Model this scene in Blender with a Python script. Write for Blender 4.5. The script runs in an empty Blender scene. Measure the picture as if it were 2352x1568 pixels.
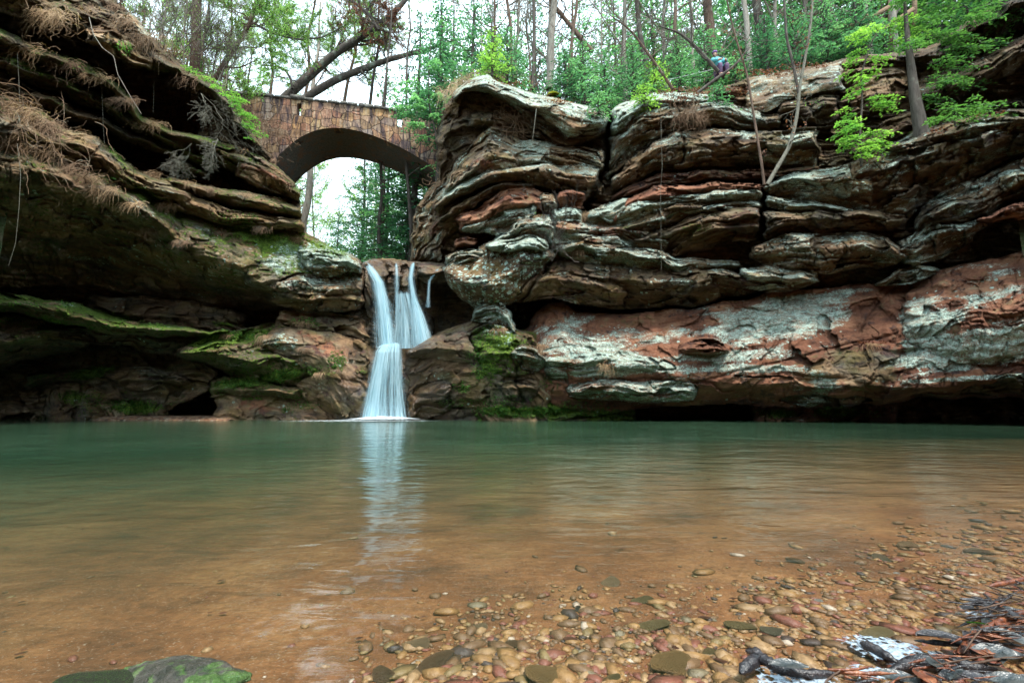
import bpy, math, random
import numpy as np
from mathutils import Vector

# ------------------------------------------------------------------ camera, sky, sun, exposure
S = bpy.context.scene
CAM_H = 0.45
PITCH = math.atan((929-784)/1045.0)
CT, ST = math.cos(PITCH), math.sin(PITCH)
cam_d = bpy.data.cameras.new('camera'); cam = bpy.data.objects.new('camera', cam_d)
S.collection.objects.link(cam)
cam.location = (0, 0, CAM_H); cam.rotation_euler = (math.pi/2+PITCH, 0, 0)
cam_d.lens = 16.0; cam_d.sensor_width = 36.0; cam_d.clip_start = 0.05; cam_d.clip_end = 600
S.camera = cam

SUN_EL, SUN_AZ = math.radians(64), math.radians(150)      # high, veiled sun over the pool, a little to the right
W = bpy.data.worlds.new('World'); S.world = W; W.use_nodes = True
nt = W.node_tree; nt.nodes.clear()
sky = nt.nodes.new('ShaderNodeTexSky'); sky.sky_type = 'NISHITA'; sky.sun_disc = False
sky.sun_elevation = SUN_EL; sky.sun_rotation = SUN_AZ; sky.air_density = 1.0; sky.dust_density = 2.5
tc = nt.nodes.new('ShaderNodeTexCoord')
cn = nt.nodes.new('ShaderNodeTexNoise'); cn.inputs['Scale'].default_value = 2.2; cn.inputs['Detail'].default_value = 5
cr = nt.nodes.new('ShaderNodeMapRange'); cr.inputs[1].default_value = .35; cr.inputs[2].default_value = .62
cr.inputs[3].default_value = .62; cr.inputs[4].default_value = .95
mx = nt.nodes.new('ShaderNodeMix'); mx.data_type = 'RGBA'
mx.inputs[7].default_value = (7.4, 9.3, 10.2, 1)           # thin bright cloud
bg = nt.nodes.new('ShaderNodeBackground'); bg.inputs[1].default_value = 0.12
wo = nt.nodes.new('ShaderNodeOutputWorld')
L = nt.links.new
L(tc.outputs['Generated'], cn.inputs['Vector']); L(cn.outputs[0], cr.inputs[0]); L(cr.outputs[0], mx.inputs[0])
L(sky.outputs[0], mx.inputs[6]); L(mx.outputs[2], bg.inputs[0]); L(bg.outputs[0], wo.inputs[0])

sun_d = bpy.data.lights.new('sun', 'SUN'); sun_d.energy = 2.2; sun_d.angle = math.radians(9); sun_d.color = (1, .95, .86)
sun = bpy.data.objects.new('sun', sun_d); S.collection.objects.link(sun)
sd = Vector((math.sin(SUN_AZ)*math.cos(SUN_EL), math.cos(SUN_AZ)*math.cos(SUN_EL), math.sin(SUN_EL)))
sun.rotation_euler = sd.to_track_quat('Z', 'Y').to_euler()
S.view_settings.view_transform = 'Standard'; S.view_settings.look = 'None'
S.view_settings.exposure = 1.5; S.view_settings.gamma = 1; S.view_settings.use_curve_mapping = False
S.render.engine = 'CYCLES'
S.cycles.max_bounces = 6; S.cycles.transparent_max_bounces = 24; S.cycles.diffuse_bounces = 3
S.cycles.glossy_bounces = 3; S.cycles.caustics_reflective = False; S.cycles.caustics_refractive = False
S.cycles.use_denoising = True

# ------------------------------------------------------------------ numeric helpers
rng = np.random.default_rng(7); random.seed(7)
_perm = np.random.default_rng(11).permutation(256).astype(np.int32); _perm = np.concatenate([_perm, _perm, _perm])
_g = np.random.default_rng(12).normal(size=(256, 3)); _g /= np.linalg.norm(_g, axis=1)[:, None]

def pn(x, y, z):
    x = np.asarray(x, float); y = np.asarray(y, float)+0*x; z = np.asarray(z, float)+0*x
    xi = np.floor(x); yi = np.floor(y); zi = np.floor(z)
    xf = x-xi; yf = y-yi; zf = z-zi
    xi = xi.astype(np.int64) & 255; yi = yi.astype(np.int64) & 255; zi = zi.astype(np.int64) & 255
    u = xf*xf*xf*(xf*(xf*6-15)+10); v = yf*yf*yf*(yf*(yf*6-15)+10); w = zf*zf*zf*(zf*(zf*6-15)+10)
    def gr(a, b, c):
        h = _perm[_perm[_perm[(xi+a) & 255]+((yi+b) & 255)]+((zi+c) & 255)]
        gg = _g[h]
        return gg[..., 0]*(xf-a)+gg[..., 1]*(yf-b)+gg[..., 2]*(zf-c)
    def lp(a, b, t): return a+(b-a)*t
    return 1.5*lp(lp(lp(gr(0,0,0), gr(1,0,0), u), lp(gr(0,1,0), gr(1,1,0), u), v),
                  lp(lp(gr(0,0,1), gr(1,0,1), u), lp(gr(0,1,1), gr(1,1,1), u), v), w)

def fbm(x, y, z, o=4, g=.5):
    s = 0; a = 1; t = 0
    for i in range(o):
        s = s+a*pn(x*2**i+i*17.3, y*2**i+i*5.1, z*2**i+i*9.7); t += a; a *= g
    return s/t
def ss(a, b, x):
    t = np.clip((x-a)/(b-a), 0, 1); return t*t*(3-2*t)

def P(px, py, Y):
    """point of the place seen in the direction (px, py) of a 2352 x 1568 frame, Y metres in front"""
    xc = (px-1176)/1045.0; yc = (784-py)/1045.0
    t = Y/(CT-yc*ST)
    return np.stack([xc*t, Y+0*xc*yc, CAM_H+t*(ST+yc*CT)], -1)
def PV(px, py, Y): return Vector([float(v) for v in P(np.float64(px), np.float64(py), np.float64(Y))])

# ------------------------------------------------------------------ object helpers
COL = S.collection
def tag(o, label=None, cat=None, group=None, kind=None):
    if label: o['label'] = label
    if cat: o['category'] = cat
    if group: o['group'] = group
    if kind: o['kind'] = kind
    return o
def mesh_np(name, V, F, mat=None, smooth=True, attrs=None, uv=None):
    """V (n,3); F (m,k) one face size"""
    V = np.asarray(V, np.float32); F = np.asarray(F, np.int32)
    me = bpy.data.meshes.new(name); m, k = F.shape
    me.vertices.add(len(V)); me.vertices.foreach_set('co', V.ravel())
    me.loops.add(m*k); me.loops.foreach_set('vertex_index', F.ravel())
    me.polygons.add(m); me.polygons.foreach_set('loop_start', np.arange(0, m*k, k, dtype=np.int32))
    me.polygons.foreach_set('loop_total', np.full(m, k, np.int32))
    me.update(calc_edges=True)
    if smooth: me.polygons.foreach_set('use_smooth', np.ones(m, bool))
    for n, a in (attrs or {}).items():
        at = me.attributes.new(n, 'FLOAT_COLOR', 'POINT')
        c = np.ones((len(V), 4), np.float32); c[:, :a.shape[1]] = a; at.data.foreach_set('color', c.ravel())
    if uv is not None:
        ul = me.uv_layers.new(name='UVMap'); ul.data.foreach_set('uv', np.asarray(uv, np.float32)[F.ravel()].ravel())
    if mat: me.materials.append(mat)
    return me
def obj(name, me, parent=None, loc=None, rot=None):
    o = bpy.data.objects.new(name, me); COL.objects.link(o)
    if parent: o.parent = parent
    if loc is not None: o.location = loc
    if rot is not None: o.rotation_euler = rot
    return o
def empty(name, loc=(0,0,0), rot=(0,0,0)):
    o = bpy.data.objects.new(name, None); COL.objects.link(o); o.location = loc; o.rotation_euler = rot
    o.empty_display_size = .2
    return o
def copy_tree(o, parent=None):
    c = o.copy(); COL.objects.link(c)
    if parent: c.parent = parent
    for ch in list(o.children): copy_tree(ch, c)
    return c

class MB:
    """collects tubes, leaf quads and ribbons; builds ONE mesh"""
    def __init__(s): s.V = []; s.F = []; s.n = 0; s.C = []
    def add(s, V, F, c=None):
        V = np.asarray(V, float).reshape(-1, 3); F = np.asarray(F, np.int64).reshape(-1, 4)
        s.V.append(V); s.F.append(F+s.n); s.n += len(V)
        s.C.append(np.full(len(V), .5) if c is None else np.broadcast_to(np.asarray(c, float), (len(V),)))
    def tube(s, pts, rad, k=6, c=None, rough=0, seed=0):
        pts = np.asarray(pts, float); n = len(pts); rad = np.broadcast_to(np.asarray(rad, float), (n,)) if np.ndim(rad) else np.full(n, float(rad))
        T = np.gradient(pts, axis=0); T /= (np.linalg.norm(T, axis=1)[:, None]+1e-9)
        up = np.array([0, 0, 1.]) if abs(T[0][2]) < .8 else np.array([1., 0, 0])
        A = np.cross(T, up); A /= (np.linalg.norm(A, axis=1)[:, None]+1e-9); B = np.cross(T, A)
        th = np.arange(k)*2*math.pi/k
        R = rad[:, None]*np.ones((1, k))
        if rough: R = R*(1+rough*pn(np.arange(n)[:, None]*.9+seed, th[None, :]*1.3, seed*1.7))
        V = pts[:, None, :]+R[..., None]*(np.cos(th)[None, :, None]*A[:, None, :]+np.sin(th)[None, :, None]*B[:, None, :])
        i = np.arange(n-1)[:, None]*k; j = np.arange(k)[None, :]; j2 = (j+1) % k
        F = np.stack([i+j, i+j2, i+k+j2, i+k+j], -1).reshape(-1, 4)
        s.add(V.reshape(-1, 3), F, c)
    def quads(s, C, U, Wd, c=None):
        """leaves: centre base C, length vector U, half width vector Wd"""
        C = np.asarray(C, float); m = len(C)
        V = np.stack([C, C+U*.45+Wd, C+U, C+U*.45-Wd], 1).reshape(-1, 3)
        F = np.arange(4*m).reshape(m, 4)
        cc = None if c is None else np.repeat(np.asarray(c, float), 4)
        s.V.append(V); s.F.append(F+s.n); s.n += 4*m; s.C.append(np.full(4*m, .5) if cc is None else cc)
    def box(s, c, d, R=None, col=None):
        c = np.asarray(c, float); d = np.asarray(d, float)/2
        V = np.array([[x, y, z] for x in (-1, 1) for y in (-1, 1) for z in (-1, 1)], float)*d
        if R is not None: V = V@np.asarray(R, float).T
        s.add(V+c, [[0,1,3,2],[4,6,7,5],[0,4,5,1],[2,3,7,6],[0,2,6,4],[1,5,7,3]], col)
    def ribbons(s, Pts, w, c=None):
        """Pts (m, n, 3): m blades of n points, half width w tapering to the tip"""
        m, n, _ = Pts.shape; T = np.gradient(Pts, axis=1); A = np.cross(T, np.array([.3, -1., .2])); A /= np.linalg.norm(A, axis=-1, keepdims=True)+1e-9
        t = np.linspace(0, 1, n)[None, :, None]; ww = w*(1-.85*t)
        V = np.stack([Pts-A*ww, Pts+A*ww], 2).reshape(-1, 3)
        i = np.arange(m)[:, None]*n*2; j = np.arange(n-1)[None]*2
        F = np.stack([i+j, i+j+1, i+j+3, i+j+2], -1).reshape(-1, 4)
        s.add(V, F, None if c is None else np.repeat(np.asarray(c, float), n*2))
    def mesh(s, name, mat, smooth=True):
        V = np.concatenate(s.V); F = np.concatenate(s.F); C = np.concatenate(s.C)
        return mesh_np(name, V, F, mat, smooth, {'tint': np.stack([C, C, C], 1)})
    def obj(s, name, mat, parent=None, smooth=True, loc=None): return obj(name, s.mesh(name, mat, smooth), parent, loc)

# ------------------------------------------------------------------ materials
class NT:
    def __init__(s, name):
        s.m = bpy.data.materials.new(name); s.m.use_nodes = True; s.t = s.m.node_tree; s.t.nodes.clear()
        s.out = s.N('ShaderNodeOutputMaterial')
    def N(s, ty, **k):
        n = s.t.nodes.new(ty)
        for a, b in k.items(): setattr(n, a, b)
        return n
    def L(s, a, b): s.t.links.new(a, b)
    def set(s, sock, v):
        if hasattr(v, 'is_linked'): s.L(v, sock)
        else:
            if isinstance(v, tuple) and len(v) == 3 and sock.type == 'RGBA': v = v+(1,)
            sock.default_value = v
    def coord(s): return s.N('ShaderNodeNewGeometry').outputs['Position']
    def objc(s): return s.N('ShaderNodeTexCoord').outputs['Object']
    def mapv(s, v, sc, rot=(0,0,0)):
        n = s.N('ShaderNodeMapping'); s.L(v, n.inputs[0]); n.inputs['Scale'].default_value = sc; n.inputs['Rotation'].default_value = rot; return n.outputs[0]
    def noise(s, v, sc, det=4, rough=.55, dist=0):
        n = s.N('ShaderNodeTexNoise'); s.L(v, n.inputs['Vector']); n.inputs['Scale'].default_value = sc
        n.inputs['Detail'].default_value = det; n.inputs['Roughness'].default_value = rough; n.inputs['Distortion'].default_value = dist
        return n.outputs[0]
    def vor(s, v, sc, feat='F1', rnd=1):
        n = s.N('ShaderNodeTexVoronoi', feature=feat); s.L(v, n.inputs['Vector']); n.inputs['Scale'].default_value = sc
        n.inputs['Randomness'].default_value = rnd; return n
    def math(s, op, a, b=0.0, c=0.0, clamp=False):
        n = s.N('ShaderNodeMath', operation=op, use_clamp=clamp); s.set(n.inputs[0], a); s.set(n.inputs[1], b); s.set(n.inputs[2], c); return n.outputs[0]
    def rng(s, v, a, b, c=0.0, d=1.0, smooth=False):
        n = s.N('ShaderNodeMapRange', interpolation_type='SMOOTHSTEP' if smooth else 'LINEAR'); s.L(v, n.inputs[0])
        for i, x in enumerate((a, b, c, d)): s.set(n.inputs[i+1], x)
        return n.outputs[0]
    def mix(s, f, a, b, blend='MIX'):
        n = s.N('ShaderNodeMix', data_type='RGBA', blend_type=blend); s.set(n.inputs[0], f); s.set(n.inputs[6], a); s.set(n.inputs[7], b); return n.outputs[2]
    def ramp(s, v, stops):
        n = s.N('ShaderNodeValToRGB'); s.L(v, n.inputs[0]); e = n.color_ramp.elements
        while len(e) < len(stops): e.new(.5)
        for i, (p, c) in enumerate(stops): e[i].position = p; e[i].color = tuple(c)+(1,)
        return n.outputs[0]
    def attr(s, name):
        n = s.N('ShaderNodeAttribute'); n.attribute_name = name; sp = s.N('ShaderNodeSeparateColor'); s.L(n.outputs['Color'], sp.inputs[0]); return sp.outputs
    def bump(s, h, d, st=1.0, nrm=None):
        n = s.N('ShaderNodeBump'); s.L(h, n.inputs['Height']); n.inputs['Distance'].default_value = d; s.set(n.inputs['Strength'], st)
        if nrm: s.L(nrm, n.inputs['Normal'])
        return n.outputs[0]
    def pbr(s, col, rough=.8, bump=None, spec=.4, **k):
        n = s.N('ShaderNodeBsdfPrincipled'); s.set(n.inputs['Base Color'], col); s.set(n.inputs['Roughness'], rough)
        n.inputs['Specular IOR Level'].default_value = spec
        if bump: s.L(bump, n.inputs['Normal'])
        for a, b in k.items(): s.set(n.inputs[a], b)
        return n.outputs[0]
    def done(s, sh): s.L(sh, s.out.inputs[0]); return s.m

def rock_material(name='sandstone'):
    n = NT(name); p = n.coord()
    ca = n.attr('ca'); cb = n.attr('cb')          # lichen, moss, rust | wet, tone, bedding height
    li, mo, ru = ca[0], ca[1], ca[2]; wet, tone, bed = cb[0], cb[1], cb[2]
    sx = n.N('ShaderNodeSeparateXYZ'); n.L(p, sx.inputs[0])
    cx = n.N('ShaderNodeCombineXYZ'); n.set(cx.inputs[0], n.math('MULTIPLY', sx.outputs[0], .5)); n.set(cx.inputs[1], n.math('MULTIPLY', sx.outputs[1], .5)); n.set(cx.inputs[2], n.math('MULTIPLY', bed, 10.0))
    strata = n.noise(cx.outputs[0], 1.6, 7, .65, .25)
    big = n.noise(p, .9, 5, .6); fine = n.noise(p, 14, 6, .7); mid = n.noise(p, 4.5, 5, .65)
    grain = n.noise(p, 46, 3, .7)
    base = n.ramp(strata, [(.32, (.05,.030,.018)), (.45, (.165,.095,.05)), (.55, (.28,.17,.088)), (.68, (.36,.28,.18))])
    grey = n.ramp(n.noise(cx.outputs[0], 3.1, 6, .7), [(.35, (.06,.058,.045)), (.6, (.235,.225,.165))])
    base = n.mix(n.rng(big, .46, .66, 0, .8), base, grey)
    olive = n.noise(p, 1.7, 5, .7); base = n.mix(n.rng(olive, .47, .62, 0, .65), base, n.mix(1.0, base, (.66,.72,.30), 'MULTIPLY'))
    rust = n.ramp(strata, [(.3, (.08,.03,.02)), (.5, (.24,.095,.05)), (.68, (.38,.19,.105))])
    rustm = n.math('ADD', ru, n.math('MULTIPLY', n.math('SUBTRACT', n.math('ADD', mid, n.math('MULTIPLY', big, .5)), .75), 1.8))
    base = n.mix(n.rng(rustm, .35, .6), base, rust)
    stain = n.mix(.7, n.mix(1.0, base, (.35,.33,.36), 'MULTIPLY'), (.028,.024,.03))
    base = n.mix(n.rng(n.math('ADD', mid, n.math('MULTIPLY', big, .6)), .86, .98, 0, .85), base, stain)
    base = n.mix(n.rng(fine, .35, .7), n.mix(1.0, base, (.62,.6,.6), 'MULTIPLY'), base)
    tn = n.N('ShaderNodeCombineColor'); [n.set(tn.inputs[i], tone) for i in range(3)]
    base = n.mix(1.0, base, tn.outputs[0], 'MULTIPLY')
    # moss: cushions with their own small relief
    mn = n.noise(p, 9, 6, .7); mm = n.math('ADD', mo, n.math('MULTIPLY', n.math('SUBTRACT', mn, .5), 1.5))
    mossf = n.rng(mm, .38, .56)
    mossc = n.ramp(n.noise(p, 22, 4, .7), [(.3, (.014,.032,.005)), (.5, (.07,.13,.010)), (.68, (.22,.30,.03))])
    base = n.mix(mossf, base, mossc)
    # lichen: crusts with ragged rims and separate round spots
    ln = n.noise(cx.outputs[0], 2.2, 8, .72, .3); l2 = n.noise(p, 20, 5, .75)
    lm = n.math('ADD', li, n.math('ADD', n.math('MULTIPLY', n.math('SUBTRACT', ln, .5), 1.5), n.math('MULTIPLY', n.math('SUBTRACT', l2, .5), .9)))
    crust = n.rng(lm, .34, .54)
    v = n.vor(p, 8); vd = n.math('ADD', v.outputs['Distance'], n.math('MULTIPLY', n.math('SUBTRACT', l2, .5), .5))
    vs = n.N('ShaderNodeSeparateColor'); n.L(v.outputs['Color'], vs.inputs[0])
    spot = n.math('MULTIPLY', n.rng(vd, .34, .26), n.math('GREATER_THAN', n.math('ADD', vs.outputs[0], n.math('MULTIPLY', li, .6)), 1.0))
    # round thalli where the stone is spotted (marked by a negative rust value)
    v3 = n.vor(p, 5.5); w3 = n.N('ShaderNodeSeparateColor'); n.L(v3.outputs['Color'], w3.inputs[0]); d3 = n.math('ADD', v3.outputs['Distance'], n.math('MULTIPLY', n.math('SUBTRACT', l2, .5), 1.1))
    v4 = n.vor(p, 12); w4 = n.N('ShaderNodeSeparateColor'); n.L(v4.outputs['Color'], w4.inputs[0]); d4 = n.math('ADD', v4.outputs['Distance'], n.math('MULTIPLY', n.math('SUBTRACT', l2, .5), 1.0))
    sp = n.math('MAXIMUM', n.math('MULTIPLY', n.rng(d3, .40, .32), n.math('GREATER_THAN', w3.outputs[0], .45)), n.math('MULTIPLY', n.rng(d4, .38, .30), n.math('GREATER_THAN', w4.outputs[0], .55)))
    spot = n.math('MAXIMUM', n.math('MULTIPLY', spot, n.rng(li, .08, .25)), n.math('MULTIPLY', sp, n.rng(ru, -.15, -.4)))
    lf = n.math('MULTIPLY', n.math('MAXIMUM', crust, 0.0), n.math('SUBTRACT', 1.0, n.math('MULTIPLY', mossf, .8)))
    lc = n.ramp(n.math('ADD', n.math('MULTIPLY', n.noise(p, 34, 4, .8), .6), n.math('MULTIPLY', n.noise(p, 5, 5, .7), .4)), [(.36, (.12,.18,.15)), (.46, (.30,.42,.36)), (.54, (.52,.67,.58)), (.64, (.80,.86,.77))])
    # crusts are gappy: the stone shows through in pinholes and in streaks along the bedding
    gap = n.math('ADD', n.math('MULTIPLY', grain, .6), n.math('MULTIPLY', n.noise(cx.outputs[0], 7, 6, .85, .3), .6))
    lf = n.math('MULTIPLY', lf, n.rng(gap, n.math('SUBTRACT', .66, n.math('MULTIPLY', li, .22)), n.math('SUBTRACT', .52, n.math('MULTIPLY', li, .22)), 1.0, .0) if False else n.rng(gap, .52, .66, .05, 1.0))
    base = n.mix(n.math('MULTIPLY', n.math('MAXIMUM', lf, n.math('MULTIPLY', spot, .92)), .95), base, lc)
    base = n.mix(n.rng(wet, 0, 1, 0, .75), base, n.mix(1.0, base, (.36,.34,.36), 'MULTIPLY'))
    rough = n.rng(wet, 0, 1, .9, .18)
    h = n.math('ADD', n.math('MULTIPLY', strata, .9), n.math('ADD', n.math('MULTIPLY', mid, .3), n.math('ADD', n.math('ADD', n.math('MULTIPLY', fine, .45), n.math('MULTIPLY', grain, .3)), n.math('MULTIPLY', mossf, n.math('MULTIPLY', mn, .5)))))
    b = n.bump(h, .11, n.rng(wet, 0, 1, 1.0, .55))
    return n.done(n.pbr(base, rough, b, .35))
ROCK = rock_material()

def bark_material(name, c1, c2, sc=12):
    n = NT(name); p = n.objc(); q = n.mapv(p, (1, 1, .22)); a = n.noise(q, sc, 6, .7, .4); t = n.attr('tint')[0]
    c = n.mix(n.rng(a, .3, .7), c1, c2)
    g = n.noise(p, 2.5, 4); c = n.mix(n.rng(g, .58, .72, 0, .55), c, (.25,.29,.23))
    return n.done(n.pbr(c, .9, n.bump(a, .03), .2))
def leaf_material(name, c1, c2, c3, trans=.45, rough=.55, spec=.3):
    n = NT(name); t = n.attr('tint')[0]; oi = n.N('ShaderNodeObjectInfo')
    v = n.math('ADD', t, n.math('MULTIPLY', n.math('SUBTRACT', oi.outputs['Random'], .5), .55))
    c = n.ramp(v, [(0.0, c1), (.5, c2), (1.0, c3)])
    a = n.pbr(c, rough, None, spec); tr = n.N('ShaderNodeBsdfTranslucent'); n.L(n.mix(1.0, c, (1.5,1.7,.9), 'MULTIPLY'), tr.inputs[0])
    m = n.N('ShaderNodeMixShader'); m.inputs[0].default_value = trans; n.L(a, m.inputs[1]); n.L(tr.outputs[0], m.inputs[2])
    return n.done(m.outputs[0])
BARK = bark_material('dark bark', (.03,.024,.02), (.12,.1,.085))
BARKP = bark_material('pale bark', (.12,.1,.08), (.36,.32,.27))
BARKR = bark_material('brown bark', (.045,.028,.02), (.17,.11,.08))
TWIG = bark_material('lichened twig', (.09,.08,.06), (.22,.21,.17), 30)
VINE = bark_material('dry vine', (.11,.065,.04), (.30,.19,.12), 30)
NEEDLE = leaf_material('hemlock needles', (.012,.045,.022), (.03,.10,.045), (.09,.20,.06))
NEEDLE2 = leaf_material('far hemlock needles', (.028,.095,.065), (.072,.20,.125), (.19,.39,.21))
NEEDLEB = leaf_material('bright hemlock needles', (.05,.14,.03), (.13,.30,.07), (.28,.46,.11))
NEEDLEY = leaf_material('sparse young leaves', (.09,.20,.06), (.2,.36,.10), (.36,.5,.16))
DRYLEAF = leaf_material('dry brown leaves', (.06,.018,.01), (.17,.06,.035), (.34,.14,.08), .25)
DRYGRASS = leaf_material('dry grass', (.10,.06,.03), (.26,.155,.085), (.45,.31,.18), .25)
GREENLEAF = leaf_material('small green leaves', (.015,.06,.008), (.045,.15,.02), (.16,.30,.05), .3)
# ------------------------------------------------------------------ hillsides: woods floor beyond the cliffs, and an unseen gorge side behind the viewer that blocks light
def woods_z(x, y):
    xc = -.40*y+.3
    w = np.abs(x-xc); v = ss(1.8, 4.5+.05*y, w)
    z = (4.6+.02*(y-14))*(1-v)+(9.6+.03*(y-14))*v
    return z+.35*fbm(x*.25, y*.25, 1.3, 3)
hx, hy = np.meshgrid(np.linspace(-60, 60, 150), np.concatenate([np.linspace(15.6, 30, 50), np.linspace(31, 110, 50)]))
hz = woods_z(hx, hy)
vid = np.arange(hx.size).reshape(hx.shape); F = np.stack([vid[:-1, :-1], vid[:-1, 1:], vid[1:, 1:], vid[1:, :-1]], -1).reshape(-1, 4)
n = NT('leaf litter soil'); p = n.coord(); a = n.noise(p, 3, 6, .7); b = n.noise(p, 25, 4, .7)
LITTER = n.done(n.pbr(n.mix(n.rng(a, .52, .66), n.ramp(b, [(.3, (.035,.018,.01)), (.5, (.13,.06,.03)), (.7, (.26,.14,.08))]), (.03,.07,.02)), .9, n.bump(b, .05)))
o = obj('hillside', mesh_np('hillside', np.stack([hx, hy, hz], -1).reshape(-1, 3), F, LITTER)); tag(o, 'leaf covered woodland floor on top of the cliffs', 'hillside', kind='structure')
# unseen gorge side behind the viewer, added so light comes mostly from above
th, hh = np.meshgrid(np.linspace(math.radians(140), math.radians(400), 110), np.linspace(0, 1, 40))
rad = 17-1.5*np.sin(hh*3)+3.0*ss(.75, 1, hh)+1.2*fbm(np.cos(th)*4, np.sin(th)*4, hh*4, 4)
gx_, gy_, gz_ = rad*np.cos(th), 3+rad*.72*np.sin(th), -1+9.0*hh+0*th
vid = np.arange(th.size).reshape(th.shape); F = np.stack([vid[:-1, :-1], vid[:-1, 1:], vid[1:, 1:], vid[1:, :-1]], -1).reshape(-1, 4)
n = NT('wooded slope'); p = n.coord(); a = n.noise(p, 1.2, 6, .7)
SLOPE = n.done(n.pbr(n.ramp(a, [(.35, (.03,.025,.018)), (.5, (.05,.08,.03)), (.65, (.16,.13,.09))]), .9, n.bump(a, .3)))
o = obj('hillside', mesh_np('hillside', np.stack([gx_, gy_, gz_], -1).reshape(-1, 3), F, SLOPE)); tag(o, 'unseen mossy gorge side behind the shore, added to block low light', 'hillside', kind='structure')
# ------------------------------------------------------------------ rock reliefs
def I(x, pts): 
    a = np.array(pts, float); return np.interp(x, a[:, 0], a[:, 1])
def slab(T, B, Y, n=.45, lean=.6, under=.8, el=0, er=0, pl=1.25, pu=1.0, **col):
    return dict(t=T, b=B, Y=Y, n=n, lean=lean, under=under, el=el, er=er, pl=pl, pu=pu, col=col)
def seg_dist(x, y, pts, closed=False):
    d = np.full(x.shape, 1e9); pts = list(pts)
    if closed: pts = pts+[pts[0]]
    for (x0, y0), (x1, y1) in zip(pts[:-1], pts[1:]):
        dx, dy = x1-x0, y1-y0; q = dx*dx+dy*dy+1e-9
        t = np.clip(((x-x0)*dx+(y-y0)*dy)/q, 0, 1)
        d = np.minimum(d, (x-x0-t*dx)**2+(y-y0-t*dy)**2)
    return np.sqrt(d)
def inside(x, y, pts):
    r = np.zeros(x.shape, bool); n = len(pts)
    for i in range(n):
        (x0, y0), (x1, y1) = pts[i], pts[(i+1) % n]
        if y0 == y1: continue
        c = ((y0 > y) != (y1 > y)) & (x < (x1-x0)*(y-y0)/(y1-y0)+x0); r ^= c
    return r

def cells(x, y, seed):
    """broken rock: every cell is a small tilted facet"""
    xi = np.floor(x).astype(np.int64); yi = np.floor(y).astype(np.int64); best = np.full(x.shape, 9.); second = np.full(x.shape, 9.); val = np.zeros(x.shape)
    R = np.random.default_rng(seed).random((5, 4096))
    for a in (-1, 0, 1):
        for b in (-1, 0, 1):
            h = (_perm[(_perm[(xi+a) & 255]+((yi+b) & 255))]+((xi+a)*7+(yi+b)*13) % 15*256).astype(np.int64) & 4095
            cx = xi+a+R[0][h]; cy = yi+b+R[1][h]; dx = x-cx; dy = y-cy; d = dx*dx+dy*dy
            v = (R[2][h]-.5)*2*dx+(R[3][h]-.5)*2*dy+(R[4][h]-.5)
            m = d < best; second = np.where(m, best, np.minimum(second, d)); val = np.where(m, v, val); best = np.where(m, d, best)
    return val, np.sqrt(second)-np.sqrt(best)

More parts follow.
